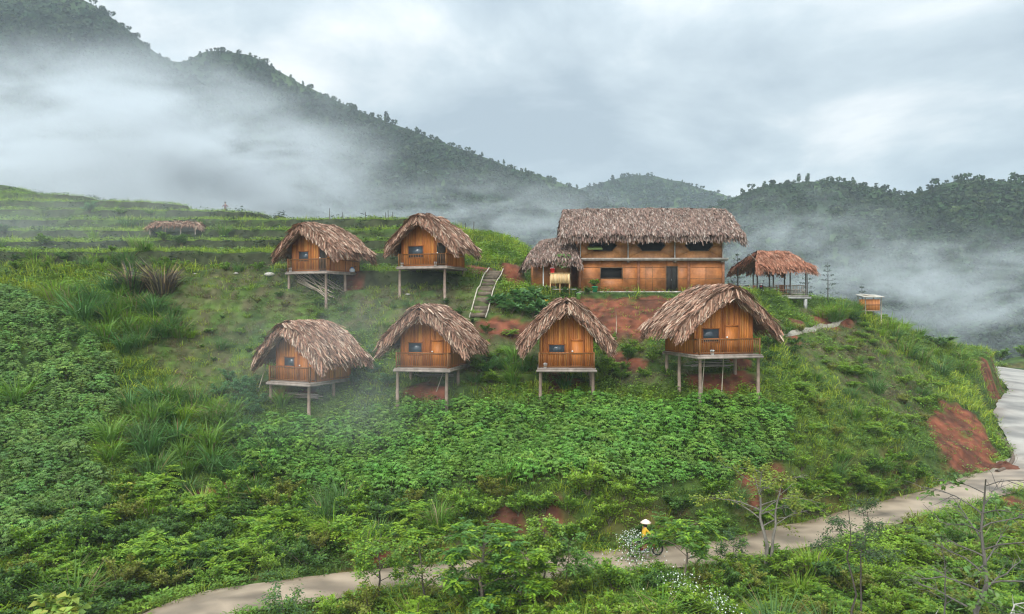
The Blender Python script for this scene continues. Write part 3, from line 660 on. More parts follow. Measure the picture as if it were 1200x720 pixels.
# --- the long two-storey house
hb = HOUSE; W_, D_ = 12.9, 7.0
hr = empty('long_house', (hb[0], hb[1] + D_ / 2, hb[2]), R(-1.0), 'long two storey bamboo house with wide grey thatched roof', 'house')
yf = -D_ / 2
def panel(name, x0, x1, z0, z1, mat, y=yf, cut=None):
    g = Geo()
    if cut is None: g.box(((x0 + x1) / 2, y, (z0 + z1) / 2), (x1 - x0, .1, z1 - z0))
    else:
        a, b, c, d_ = cut
        for (u0, u1, v0, v1) in ((x0, a, z0, z1), (b, x1, z0, z1), (a, b, z0, c), (a, b, d_, z1)):
            if u1 - u0 > .01 and v1 - v0 > .01: g.box(((u0 + u1) / 2, y, (v0 + v1) / 2), (u1 - u0, .1, v1 - v0))
    return g.build(name, mat, hr)
xs = [-6.45, -1.15, 3.35, 6.45]
panel('lower_wall', xs[0], xs[1], .12, 2.85, WOVEN, cut=(-4.55, -2.65, 1.32, 2.2))
panel('lower_wall', xs[1], xs[2], .12, 2.85, WOVEN, cut=(1.35, 2.35, .12, 2.35))
panel('lower_wall', xs[2], xs[3], .12, 2.85, WOVEN)
for k, (x0, x1) in enumerate([(-6.45, -2.1), (-2.1, 2.1), (2.1, 6.45)]):
    xc = (x0 + x1) / 2 + (.0 if k else -.1); g = Geo()
    # wall with a wide hexagonal opening that reaches up under the eave
    hx = [(-1.25, 4.25), (-.8, 3.75), (.8, 3.75), (1.25, 4.25), (.9, 4.75), (-.9, 4.75)]
    zs_ = [(x0, 3.05), (x1, 3.05), (x1, 5.25), (x0, 5.25)]
    def pr(poly):
        V = [(x, yf - .05, z) for x, z in poly] + [(x, yf + .05, z) for x, z in poly]
        g.add(V, [[0, 1, 2, 3], [7, 6, 5, 4], [0, 4, 5, 1], [1, 5, 6, 2], [2, 6, 7, 3], [3, 7, 4, 0]])
    H_ = [(xc + a, b) for a, b in hx]
    pr([(x0, 3.05), (x1, 3.05), H_[2], H_[1]]); pr([(x0, 3.05), H_[1], H_[0], (x0, 4.25)]); pr([H_[2], (x1, 3.05), (x1, 4.25), H_[3]])
    pr([(x0, 4.25), H_[0], H_[5], (x0, 5.25)]); pr([H_[3], (x1, 4.25), (x1, 5.25), H_[4]]); pr([H_[5], H_[4], (x1, 5.25), (x0, 5.25)])
    wl = g.build('upper_wall', WOVEN_PALE, hr)
    fg = Geo()
    for i in range(6): p, q_ = H_[i], H_[(i + 1) % 6]; fg.bar((p[0], yf - .06, p[1]), (q_[0], yf - .06, q_[1]), .05, .07, (.10, .065, .04))
    fo_ = fg.build('window', WOOD, hr); fi = Geo(); fi.add([(x, yf + .30, z) for x, z in (H_[0], H_[1], H_[2], H_[3])], [[0, 1, 2, 3]]); fi.add([(x, yf + .30, z) for x, z in (H_[3], H_[4], H_[5], H_[0])], [[0, 1, 2, 3]]); fi.build('opening', DARK, fo_)  # black sheet behind the frame, painted shade of the room inside
    if k == 0:
        s = Geo(); s.box((xc - .75, yf - .45, 4.0), (1.3, .8, .05), (.22, .30, .10), rot=[[1, 0, .1], [0, .9, -.4], [0, .4, .9]]); s.build('shutter', WOOD, fo_)
fr_g = Geo()     # timber framing proud of the woven panels
T1 = (.19, .095, .045)
for x in (-6.45, -1.15, 3.35, 6.45): fr_g.box((x, yf - .06, 1.45), (.22, .10, 2.75), (.24, .10, .05))
for (x0, x1) in ((-6.3, -1.3), (-1.0, 3.2), (3.5, 6.3)):
    for z in ((2.28, .05) if False else (2.28, 1.25)):
        if x0 == -1.0: fr_g.box(((x0 + 1.28) / 2, yf - .055, z), (1.28 - x0, .03, .05), T1); fr_g.box(((2.42 + x1) / 2, yf - .055, z), (x1 - 2.42, .03, .05), T1)
        elif x0 == -6.3 and z < 1.3: fr_g.box(((x0 + x1) / 2, yf - .055, 1.25), (x1 - x0, .03, .05), T1)
        else: fr_g.box(((x0 + x1) / 2, yf - .055, z), (x1 - x0, .03, .05), T1)
for x in (-4.62, -2.58, 1.3, 2.4, .1, -.5, 4.9): fr_g.box((x, yf - .056, 1.7 if abs(x) > 2.5 else 1.3), (.05, .025, 1.1 if abs(x) > 2.5 else 2.2), T1)
for x in (-6.4, -2.1, 2.1, 6.4): fr_g.tube([[x, yf - .1, 3.1], [x, yf - .1, 5.1]], .055, 8, (.36, .33, .29))
fr_g.build('timber_frame', WOOD, hr)
lg = Geo(); lg.box((0, yf - .22, 2.95), (13.5, .62, .2), (.27, .235, .205)); lg.box((0, yf - .50, 3.02), (13.6, .1, .14), (.36, .32, .28))
for x in np.linspace(-6.3, 6.3, 4): lg.box((x, yf - .15, 2.78), (.2, .5, .14), (.25, .2, .16))
lg.build('ledge', WOOD, hr)
wn = Geo()
for (cx_, cz_, sx, sz) in ((-3.6, 2.235, 2.04, .07), (-3.6, 1.285, 2.04, .07), (-4.585, 1.76, .07, .88), (-2.615, 1.76, .07, .88)): wn.box((cx_, yf - .07, cz_), (sx, .06, sz), (.14, .08, .045))
wo = wn.build('window', WOOD, hr); q_ = Geo(); q_.box((-3.6, yf + .25, 1.76), (1.95, .02, .95)); q_.build('opening', DARK, wo)  # black sheet set back in the window, standing in for indoor shade
dg = Geo(); dg.box((1.60, yf + .02, 1.22), (.48, .05, 2.2), (.028, .024, .022)); dg.box((2.10, yf + .02, 1.22), (.48, .05, 2.2), (.022, .02, .018)); dg.box((1.85, yf - .03, 2.36), (1.1, .06, .08), (.1, .06, .035))
for x in (1.33, 2.37): dg.box((x, yf - .03, 1.22), (.07, .06, 2.2), (.1, .06, .035))
do = dg.build('door', WOOD, hr); h_ = Geo(); h_.box((1.81, yf - .04, 1.15), (.03, .05, .16), (.35, .33, .3)); h_.build('handle', METAL, do)
for x in (-6.45, 6.45):
    g = Geo(); g.box((x, 0.05, 2.65), (.1, D_ - .3, 5.2)); g.add([(x - .04, -3.3, 5.25), (x + .04, -3.3, 5.25), (x + .04, 3.3, 5.25), (x - .04, 3.3, 5.25), (x - .04, -.06, 7.4), (x + .04, -.06, 7.4), (x + .04, .06, 7.4), (x - .04, .06, 7.4)], [[0, 1, 5, 4], [2, 3, 7, 6], [0, 4, 7, 3], [1, 2, 6, 5], [4, 5, 6, 7]])
    g.build('end_wall', WOVEN, hr)
g = Geo(); g.box((0, D_ / 2, 2.65), (12.8, .1, 5.2)); g.build('back_wall', WOVEN, hr)
g = Geo(); g.box((0, yf - .02, .0), (13.0, .3, .24), (.30, .27, .24)); g.build('plinth', CONC, hr)
thatch_roof(hr, 7.65, 4.85, 4.7, lambda t: -7.75 - .45 * t, lambda t: 7.55 + .55 * t, 'grey', 'x', 77, dens=.9, thick=.5, curve=.15, sag=-.05, droop=.06)

# stone retaining wall in front of the house
g = Geo(); rs = np.random.default_rng(8); x = HOUSE[0] - 7.3
while x < HOUSE[0] + 6.6:
    for row in range(3):
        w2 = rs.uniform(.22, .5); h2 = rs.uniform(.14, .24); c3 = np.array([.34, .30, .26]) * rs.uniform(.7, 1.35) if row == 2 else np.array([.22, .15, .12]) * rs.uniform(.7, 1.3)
        n_ = 8; a_ = np.linspace(0, 2 * pi, n_, endpoint=False)
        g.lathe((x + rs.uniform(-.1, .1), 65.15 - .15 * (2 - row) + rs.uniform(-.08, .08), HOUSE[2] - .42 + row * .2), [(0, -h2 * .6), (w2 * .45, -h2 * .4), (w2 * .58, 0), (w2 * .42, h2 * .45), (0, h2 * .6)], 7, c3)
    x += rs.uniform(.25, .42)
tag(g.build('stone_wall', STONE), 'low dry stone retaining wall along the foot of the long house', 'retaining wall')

# --- lean-to kitchen at the left end
kb = at(643, 343, 65.5); kr = empty('kitchen_shed', (kb[0] + .3, kb[1] + 2.2, kb[2]), R(2), 'small thatched kitchen shed joined to the left end of the long house', 'shed')
g = Geo(); g.box((-.7, -1.9, 1.55), (2.0, .08, 2.0)); g.build('front_wall', WOVEN, kr)
g = Geo(); g.box((.98, -1.9, 2.1), (1.35, .08, 1.2)); g.build('upper_panel', WOVEN_PALE, kr)
g = Geo(); g.box((-1.7, 0, 1.5), (.08, 3.7, 2.9)); g.build('side_wall', WOVEN, kr)
g = Geo(); g.box((.9, .9, 1.4), (3.4, .08, 2.8)); g.build('back_wall', WOVEN, kr)
g = Geo(); g.box((-.7, -1.92, .28), (2.1, .16, .56), (.26, .24, .22)); g.build('footing', CONC, kr)
g = Geo(); g.tube([[-.9, -2.7, -.2], [-.9, -2.7, 2.75]], .055, 8, (.55, .55, .54)); g.build('pipe_post', PLAIN, kr)
g = Geo(); g.tube([[1.6, -2.0, -.1], [1.6, -2.0, 2.9]], .08, 8, (.16, .10, .06)); g.build('post', WOOD, kr)
thatch_roof(kr, 4.75, 2.75, 3.2, lambda t: -1.0 - 1.6 * t, lambda t: 2.1 + .25 * t, 'grey', 'x', 91, thick=.3)
# vine on the kitchen eave
g = Geo(); nL = 90; P = np.stack([rs.uniform(.3, 1.6, nL), rs.uniform(-3.35, -2.9, nL), rs.uniform(2.3, 3.5, nL)], 1)
g.leaves(P, rs.normal(0, 1, (nL, 3)) + [0, -.3, -.6], rs.normal(0, 1, (nL, 3)) + [0, -1, 1], .28, .2, np.array([.09, .17, .035]) * rs.uniform(.6, 1.3, (nL, 1)))
g.tube([[.9, -2.95, 3.4], [1.0, -3.1, 2.9], [1.1, -3.1, 2.4]], .02, 5, (.1, .08, .05))
vo = g.build('climbing_vine', LEAF); vo.location = kr.location; tag(vo, 'green vine hanging over the kitchen shed eave', 'vine')

# --- pavilion
pb = at(911, 346, 69.5); pv = empty('pavilion', (pb[0] + .1, pb[1] + 1.9, pb[2] - 1.6), R(13), 'open thatched pavilion with railing on concrete posts', 'pavilion')
z0 = 1.6; Wp, Dp = 5.2, 3.6
g = Geo(); g.box((0, 0, z0 - .08), (Wp + .3, Dp + .3, .14), (.26, .225, .195)); g.box((0, -Dp / 2 - .05, z0 - .26), (Wp + .9, .2, .22), (.33, .31, .285)); g.box((0, Dp / 2, z0 - .26), (Wp + .7, .2, .22), (.33, .31, .285))
for x in (-Wp / 2, 0, Wp / 2): g.box((x, 0, z0 - .26), (.2, Dp - .3, .2), (.31, .29, .265))
g.build('platform', CONC, pv)
def wz(root, x, y):
    rz = root.rotation_euler.z; X_ = root.location.x + x * cos(rz) - y * sin(rz); Y_ = root.location.y + x * sin(rz) + y * cos(rz)
    return float(ground(X_, Y_)) - root.location.z
for x in (-Wp / 2 + .1, 0.35, Wp / 2 - .1):
    for y in (-Dp / 2, Dp / 2):
        zb = min(wz(pv, x, y) - .3, z0 - .6); g = Geo(); g.box((x, y, (zb + z0 - .38) / 2), (.26, .26, z0 - .38 - zb), (.34, .33, .31)); g.build('footing_post', CONC, pv)
for x in (-Wp / 2, -.9, .9, Wp / 2):
    for y in (-Dp / 2 + .05, Dp / 2 - .05):
        g = Geo(); g.tube([[x, y, z0 - .02], [x, y, z0 + 2.75]], .07, 8, (.075, .065, .055)); g.build('column', WOOD, pv)
def rail_run(name, p, q, parent, z, cc, h=.95, cross=True):
    g = Geo(); p = np.array(p, float); q = np.array(q, float)
    for zz2 in (h, h * .55, .12): g.bar(np.append(p, z + zz2), np.append(q, z + zz2), .06, .06, cc)
    n = int(np.linalg.norm(q - p) / .3)
    for i in range(n):
        a_ = p + (q - p) * i / n; b_ = p + (q - p) * (i + 1) / n
        g.bar(np.append(a_, z + .1), np.append(a_, z + h), .045, .045, cc)
        if cross: g.bar(np.append(a_, z + (.12 if i % 2 else h * .55)), np.append(b_, z + (h * .55 if i % 2 else .12)), .035, .035, cc)
    g.build(name, WOOD, parent)
RA = (.30, .265, .225)
rail_run('railing', (.9, -Dp / 2 + .05), (Wp / 2, -Dp / 2 + .05), pv, z0, RA); rail_run('railing', (Wp / 2, -Dp / 2 + .1), (Wp / 2, Dp / 2 - .1), pv, z0, RA); rail_run('railing', (-Wp / 2, Dp / 2 - .05), (Wp / 2, Dp / 2 - .05), pv, z0, RA)
rail_run('railing', (-.9, -Dp / 2 + .05), (.85, -Dp / 2 + .05), pv, z0, (.20, .11, .07), cross=False)
thatch_roof(pv, z0 + 4.2, z0 + 2.5, 2.6, lambda t: -1.5 - 1.6 * t, lambda t: 1.6 + 1.5 * t, 'red', 'x', 55, thick=.26, curve=.05, sag=.12, droop=.1)
g = Geo()
for s in (-1, 1):
    for x in np.linspace(-2.4, 2.6, 7): g.tube([[x, 0, z0 + 4.0], [x, s * 2.5, z0 + 2.55]], .04, 5, (.13, .10, .075))
g.build('rafters', WOOD, pv)
def furniture(name, label, cat, lx, ly, parts):
    rz = pv.rotation_euler.z; X_ = pv.location.x + lx * cos(rz) - ly * sin(rz); Y_ = pv.location.y + lx * sin(rz) + ly * cos(rz)
    e = empty(name, (X_, Y_, pv.location.z + z0), rz, label, cat)
    for nm, boxes, mt, cc in parts:
        g = Geo()
        for b in boxes: g.box(b[0], b[1], cc)
        g.build(nm, mt, e)
    return e
def legs(w_, d_, h): return [('leg', [((sx * w_ / 2, sy * d_ / 2, h / 2), (.07, .07, h))], WOOD, (.18, .09, .05)) for sx in (-1, 1) for sy in (-1, 1)]
furniture('wooden_table', 'brown wooden table under the pavilion roof', 'table', -.5, -.2, [('table_top', [((0, 0, .74), (1.7, .9, .06))], WOOD, (.24, .12, .065))] + legs(1.5, .7, .71))
def chair_parts(): return [('seat', [((0, 0, .44), (.5, .46, .05))], WOOD, (.24, .11, .06)), ('backrest', [((0, .22, .72), (.5, .05, .5))], WOOD, (.24, .11, .06))] + legs(.42, .38, .42)
furniture('wooden_chair', 'wooden chair left of the pavilion table', 'chair', -1.75, -.2, chair_parts())
furniture('wooden_chair', 'wooden chair right of the pavilion table near the railing', 'chair', .95, -.5, chair_parts())
furniture('wooden_chair', 'wooden chair on the far side of the pavilion table', 'chair', -.4, .75, chair_parts())

# --- small box shed on the spur (beehive-sized hut on legs)
sb = hit(1018, 374); sb[1] = 73; sb[2] = float(ground(sb[0], 73)); bs = empty('box_shed', (at(1019, 360, 73)[0], 73, float(ground(at(1019, 360, 73)[0], 73))), R(8), 'tiny wooden box shed on posts with pale sheet roof on the spur', 'shed')
dzb = at(1019, 361, 73)[2] - bs.location.z
g = Geo(); rr_ = np.random.default_rng(4); slat_wall(g, -.75, .75, -.5, lambda x: dzb + .85, rr_, 'x', z0=dzb - .25, pal=np.array([[.42, .16, .05], [.5, .2, .07], [.36, .13, .04]])); slat_wall(g, -.5, .5, -.75, lambda x: dzb + .85, rr_, 'y', z0=dzb - .25); slat_wall(g, -.5, .5, .75, lambda x: dzb + .85, rr_, 'y', z0=dzb - .25); slat_wall(g, -.75, .75, .5, lambda x: dzb + .85, rr_, 'x', z0=dzb - .25)
g.box((0, -.54, dzb + .3), (1.5, .04, .07), (.16, .07, .03)); g.box((0, 0, dzb - .3), (1.6, 1.1, .08), (.3, .22, .15)); g.build('wall', SLAT, bs)
g = Geo(); g.box((0, -.1, dzb + 1.2), (2.1, 1.6, .06), (.50, .45, .38), rot=[[1, 0, 0], [0, .98, -.17], [0, .17, .98]]); g.box((-.3, -.2, dzb + 1.28), (1.1, 1.0, .05), (.40, .34, .27), rot=[[.99, 0, .1], [0, .98, -.17], [-.1, .17, .98]]); g.build('roof', PLAIN, bs)
for x in (-.85, .85):
    for y in (-.6, .6): g = Geo(); g.tube([[x, y, wz(bs, x, y) - .3], [x, y, dzb + 1.15]], .05, 6, (.30, .25, .20)); g.build('post', WOOD, bs)

# --- long low shed among the terraces
ts = hit(207, 272); tg_ = float(ts[2]); td = empty('terrace_shed', (ts[0], ts[1], tg_), R(-2), 'long low shed with pale thatched roof among the misty terraces', 'shed')
hz = max(at(207, 264, ts[1])[2] - tg_, .8)
g = Geo(); g.box((0, .3, hz * .42), (4.6, 1.4, hz * .85), (.22, .22, .2)); g.build('wall', CONC, td)
for x in (-2.5, -.8, .9, 2.5): g = Geo(); g.tube([[x, -.9, -.4], [x, -.9, hz]], .06, 6, (.2, .16, .13)); g.build('post', WOOD, td)
thatch_roof(td, hz + .15, hz - .05, .75, lambda t: -2.7 - .1 * t, lambda t: 2.7 + .1 * t, 'tan', 'x', 23, thick=.12, dens=.8)

# --- stairs down the slope
ax = []
s0, s1 = hit(560, 374), hit(581, 319); e = empty('hillside_steps', s0, 0, 'steep earth steps edged with bamboo poles beside the upper hut', 'steps')
nst = 15; d_ = (s1 - s0); d_st = d_.copy(); o_st = s0.copy(); hd = unit(np.array([d_[0], d_[1], 0])); sd = np.array([hd[1], -hd[0], 0])
for i in range(nst):
    p = s0 + d_ * (i + .5) / nst; p[2] = max(p[2], float(ground(p[0], p[1]))) - .04 - s0[2]; p[:2] -= s0[:2]
    g = Geo(); g.bar(p - sd * .56, p + sd * .56, float(np.linalg.norm(d_[:2])) / nst * .97, .34, np.array([.13, .10, .07]) * random.uniform(.8, 1.25)); g.build('tread', WOOD, e)
for s in (-1, 1):
    T = np.linspace(-.02, 1.02, 9); P = s0 + d_[None] * T[:, None]; P = P + sd * s * .66; P[:, 2] = np.maximum(P[:, 2], ground(P[:, 0], P[:, 1])) + .2
    g = Geo(); g.tube(P - s0, .055, 6, (.40, .345, .27)); g.build('pole_rail', WOOD, e)

# --- wooden counter and things by the kitchen
cb = at(656, 341, 63.6); cbz = float(ground(cb[0], 63.6)); ct = empty('wooden_counter', (cb[0], 63.6, cbz), R(0), 'pale wooden board counter on tall legs in front of the kitchen shed', 'counter')
zt = at(656, 321, 63.6)[2] - cbz; zm = at(656, 332.5, 63.6)[2] - cbz
for x in (-.42, .42):
    g = Geo(); rr_ = np.random.default_rng(int(50 + x * 10))
    slat_wall(g, x - .41, x + .41, -.3, lambda q: zt, rr_, 'x', z0=zm, w=.14, pal=np.array([[.60, .40, .19], [.55, .35, .16], [.64, .45, .23]])); g.build('front_panel', SLAT, ct)
g = Geo(); g.box((0, 0, zt + .03), (1.8, .75, .05), (.5, .34, .17)); g.build('counter_top', SLAT, ct)
for x in (-.82, 0, .82):
    for y in (-.24, .28): g = Geo(); g.box((x, y, (zt - .5) / 2 - .1), (.07, .07, zt + .3 - .02), (.46, .27, .11)); g.build('leg', SLAT, ct)
g = Geo(); g.box((.35, -.05, zm - .5), (2.2, .05, .06), (.4, .38, .36)); g.build('cross_rail', WOOD, ct)
def bucket(name, p, r, h, c, label, handle=True, lid=False):
    e = empty(name, p, 0, label, 'bucket'); g = Geo()
    g.lathe((0, 0, 0), [(0, 0.01), (r * .78, 0), (r, h), (r * 1.06, h), (r * 1.06, h - .03), (r * .98, h - .03), (r * .95, h), (r * .75, .03), (0, .03)], 14, c); g.build('body', PLAIN, e)
    if handle:
        t = np.linspace(0, pi, 9); g = Geo(); g.tube(np.stack([np.cos(t) * r, np.full(9, -.02), h - .02 + np.sin(t) * r * .5], 1), .012, 5, (.5, .5, .5)); g.build('handle', METAL, e)
    return e
bucket('plastic_bucket', (cb[0] - .65, 63.55, cbz + zt + .055), .2, .38, (.62, .02, .03), 'red plastic bucket standing on the pale wooden counter')
p = at(678, 347, 62.6); bucket('plastic_bucket', (p[0], 62.6, float(ground(p[0], 62.6)) + .02), .2, .5, (.25, .55, .14), 'light green plastic bucket on the slope right of the wooden counter')
p = at(633, 344, 62.9); bucket('plastic_bucket', (p[0], 62.9, float(ground(p[0], 62.9)) + .02), .16, .36, (.75, .75, .73), 'white plastic bucket on the ground left of the wooden counter')
def deck_xy(key, lx, ly):
    root, dz = HUTS[key]; rz = root.rotation_euler.z
    return (root.location.x + lx * cos(rz) - ly * sin(rz), root.location.y + lx * sin(rz) + ly * cos(rz), root.location.z + dz + .005)
for key, lx, ly, lab in (('A', -1.95, -2.35, 'white bucket at the left corner of the upper left hut deck'), ('B', -1.95, -2.25, 'white bucket at the left corner of the deck with the large window'),
                         ('E', -1.45, -2.4, 'white bucket behind the railing of the narrow straight-facing hut'), ('F', -1.2, -2.8, 'white bucket on the deck of the largest right hut')):
    bucket('white_bucket', deck_xy(key, lx, ly), .14, .3, (.78, .77, .74), lab)
bucket('white_bucket', deck_xy('B', 1.15, -2.25), .14, .3, (.6, .58, .55), 'greyish bucket by the dark doorway of the large-window hut')
# blue and white sack beside hut A
p = deck_xy('A', 1.9, .7); g = Geo(); g.lathe((0, 0, 0), [(0, 0), (.22, .02), (.27, .14), (.22, .3), (.1, .4), (.13, .46), (0, .46)], 10, (.62, .66, .72)); g.mi = 0
n0 = g.V[0]; g.C[0][40:] = (.12, .25, .55); so = g.build('cloth_sack', PLAIN); so.location = p; p_ = so.location; so.location.x += .25; so.location.z -= .0
tag(so, 'blue and white sack at the side of the upper left hut', 'sack')

# lumber under the huts
def lumber(key, label, n, ext, c, zlo, ylo, yhi, seed, L_=(2, 3.4), r_=.035, flat=False, below=None):
    root, dz = HUTS[key]; r = np.random.default_rng(seed); rz = root.rotation_euler.z
    for i in range(n):
        x = r.uniform(-ext, ext) * .3; y = r.uniform(ylo, yhi); l_ = r.uniform(*L_); a = r.normal(0, .12)
        wx = root.location.x + x * cos(rz) - y * sin(rz); wy = root.location.y + x * sin(rz) + y * cos(rz)
        d = np.array([cos(rz + a), sin(rz + a)]) * l_ / 2
        z1 = float(ground(wx - d[0], wy - d[1])); z2 = float(ground(wx + d[0], wy + d[1])); up = zlo + r.uniform(0, .85) * (1 - abs(y - (ylo + yhi) / 2))
        if below is not None: z1 = z2 = root.location.z + dz - below; up = -r.uniform(0, .3)
        g = Geo(); a_ = np.array([-d[0], -d[1], z1 + up - (z1 + z2) / 2]); b_ = np.array([d[0], d[1], z2 + up - (z1 + z2) / 2 + r.normal(0, .12)])
        cc = np.array(c) * r.uniform(.65, 1.3)
        if flat: g.bar(a_, b_, .16, .04, cc)
        else: g.tube([a_, (a_ + b_) / 2 + [0, 0, -.02], b_], [r_ * 1.1, r_, r_ * .85], 6, cc)
        o = g.build('wood_plank' if flat else 'bamboo_pole', WOOD); o.location = (wx, wy, (z1 + z2) / 2)
        tag(o, label, 'plank' if flat else 'pole', 'planks under a hut' if flat else 'bamboo poles piled under a hut')
        o['group'] = label.replace('pale', 'the')[:60]
lumber('A', 'pale bamboo pole in the pile under the upper left hut', 26, 1.6, (.40, .33, .25), .15, -2.0, -.3, 3, (2.2, 4.2))
lumber('C', 'weathered plank piled under the lower left hut', 12, 1.2, (.33, .27, .22), .15, -2.0, -.8, 4, (1.8, 3.0), flat=True, below=.85)
lumber('D', 'grey plank stored under the hut below the steps', 5, 1.0, (.24, .20, .17), .5, -.8, .6, 6, (1.8, 3.0), flat=True, below=.6)
lumber('F', 'weathered plank stacked under the largest right hut', 12, 1.6, (.26, .22, .19), .35, -1.2, .3, 9, (1.6, 3.2), flat=True, below=.65)
def leaning(key, pts, label):
    root, dz = HUTS[key]; o_ = np.array(deck_xy(key, 0, 0)); g = Geo()
    a_ = np.array(deck_xy(key, *pts[0][:2])); b_ = np.array(deck_xy(key, *pts[1][:2])); a_[2] += pts[0][2]; b_[2] = float(ground(b_[0], b_[1])) - .1
    g.tube([a_ - b_, (a_ - b_) / 2, [0, 0, 0]], .035, 6, (.34, .28, .21)); o = g.build('support_pole', WOOD); o.location = b_; tag(o, label, 'pole')
leaning('C', ((-2.6, -2.0, 1.3), (-3.2, -2.3, 0)), 'thin pole propping the left eave of the lower left hut')
leaning('D', ((.9, -.6, -.3), (.5, -1.2, 0)), 'thin slanting prop under the hut below the steps')
leaning('F', ((.3, -1.6, -.3), (-.1, -2.0, 0)), 'slanting prop under the middle of the largest hut')
leaning('F', ((-1.5, -2.3, -.3), (-1.9, -2.5, 0)), 'slanting prop under the left side of the largest hut')

# ------------------------------------------------------------------ motorbikes and people
def motorbike(label, loc, rz, paint=(.03, .03, .035), lean=0.0):
    e = empty('motorbike', loc, rz, label, 'motorbike'); e.rotation_euler = (lean, 0, rz)
    for x in (-.62, .62):
        a = np.linspace(0, 2 * pi, 19)[:-1]; P = np.stack([x + .27 * np.cos(a), np.zeros(18), .31 + .27 * np.sin(a)], 1)
        wt = Geo()
        ring = np.concatenate([P, P[:1], P[1:2]]); wt.tube(ring, .045, 6, (1, 1, 1), False); wo_ = wt.build('wheel', RUBBER, e)
        rm = Geo()
        for k in range(6): a_ = k * pi / 3; rm.bar((x, 0, .31), (x + .23 * cos(a_), 0, .31 + .23 * sin(a_)), .02, .02, (.5, .5, .5))
        rm.tube([[x, -.07, .31], [x, .07, .31]], .05, 8, (.45, .45, .45)); rm.build('rim', METAL, wo_)
    g = Geo(); g.box((.0, 0, .5), (.62, .2, .26), paint, taper=.8); g.box((.34, 0, .62), (.12, .34, .5), paint, rot=[[.94, 0, -.34], [0, 1, 0], [.34, 0, .94]]); g.box((-.45, 0, .68), (.5, .18, .16), paint, taper=.75); g.box((.62, 0, .64), (.34, .12, .04), paint)
    g.box((-.66, 0, .62), (.3, .12, .04), paint); g.build('body', PLAIN, e)
    g = Geo(); g.box((-.24, 0, .80), (.72, .24, .09), (.02, .02, .02), taper=.88); g.build('seat', RUBBER, e)
    g = Geo(); g.tube([[.62, 0, .31], [.5, 0, .72], [.42, 0, 1.0]], .035, 6, (.3, .3, .3)); g.tube([[.36, -.34, 1.04], [.42, -.12, 1.02], [.42, .12, 1.02], [.36, .34, 1.04]], .018, 6, (.1, .1, .1)); g.build('handlebar', METAL, e)
    for s in (-1, 1):
        g = Geo(); g.tube([[.42, s * .22, 1.03], [.42, s * .25, 1.2]], .01, 5, (.05, .05, .05)); g.box((.42, s * .27, 1.23), (.02, .13, .09), (.06, .06, .06)); g.build('mirror', PLAIN, e)
    g = Geo(); g.lathe((0, 0, 0), [(0, .05), (.05, .04), (.085, 0), (.06, -.06), (0, -.08)], 10, (.75, .76, .74)); ho = g.build('headlight', PLAIN, e); ho.location = (.5, 0, .93); ho.rotation_euler = (0, R(90), 0)
    g = Geo(); g.box((.02, 0, .33), (.3, .22, .2), (.25, .25, .26)); g.build('engine', METAL, e)
    g = Geo(); g.tube([[.1, -.14, .27], [-.4, -.16, .29], [-.75, -.16, .36]], [.03, .045, .05], 8, (.4, .4, .4)); g.build('exhaust', METAL, e)
    g = Geo(); g.box((-.72, 0, .72), (.05, .14, .07), (.35, .02, .02)); g.build('tail_light', PLAIN, e)
    return e
for px, Y, rz, pt, lab in ((861, 68.2, R(115), (.03, .03, .04), 'black parked motorbike nearest the end of the long house'), (874, 68.8, R(100), (.35, .36, .38), 'silver parked motorbike between two dark motorbikes'), (893, 68.0, R(70), (.02, .02, .025), 'black parked motorbike beside the pavilion')):
    x = at(px, 345, Y)[0]; motorbike(lab, (x, Y, float(ground(x, Y))), rz, pt, R(-6))

def figure(name, label, joints, edges, radii, regions, loc, rz, root=0):
    """one continuous skinned body; regions colour it by nearest bone"""
    me = bpy.data.meshes.new('body_skin'); me.from_pydata([tuple(j) for j in joints], edges, []); o = bpy.data.objects.new('tmp_body', me); col.objects.link(o)
    sk = o.modifiers.new('s', 'SKIN')
    for i, r_ in enumerate(radii):
        d = me.skin_vertices[0].data[i]; d.radius = r_ if isinstance(r_, tuple) else (r_, r_); d.use_root = (i == root)
    sb_ = o.modifiers.new('u', 'SUBSURF'); sb_.levels = 2; sb_.render_levels = 2
    bpy.context.view_layer.update(); dg_ = bpy.context.evaluated_depsgraph_get(); nm = bpy.data.meshes.new_from_object(o.evaluated_get(dg_)); bpy.data.objects.remove(o)
    co = np.empty(len(nm.vertices) * 3); nm.vertices.foreach_get('co', co); co = co.reshape(-1, 3)
    J = np.array(joints); best = np.full(len(co), 1e9); C = np.zeros((len(co), 3))
    for (a, b), cc in zip(edges, regions):
        t = np.clip(((co - J[a]) @ (J[b] - J[a])) / max(((J[b] - J[a]) ** 2).sum(), 1e-9), 0, 1); d = np.linalg.norm(co - (J[a] + t[:, None] * (J[b] - J[a])), axis=1)
        m_ = d < best; best[m_] = d[m_]; C[m_] = cc
    at_ = nm.color_attributes.new('tint', 'FLOAT_COLOR', 'POINT'); at_.data.foreach_set('color', np.column_stack([C, np.ones(len(C))]).astype(np.float32).ravel())
    nm.materials.clear(); nm.materials.append(SKIN); nm.polygons.foreach_set('use_smooth', np.ones(len(nm.polygons), bool))
    p = bpy.data.objects.new(name, nm); col.objects.link(p); p.location = [float(v) for v in loc]; p.rotation_euler = (0, 0, rz); tag(p, label, 'person'); return p
SK = (.36, .2, .13)
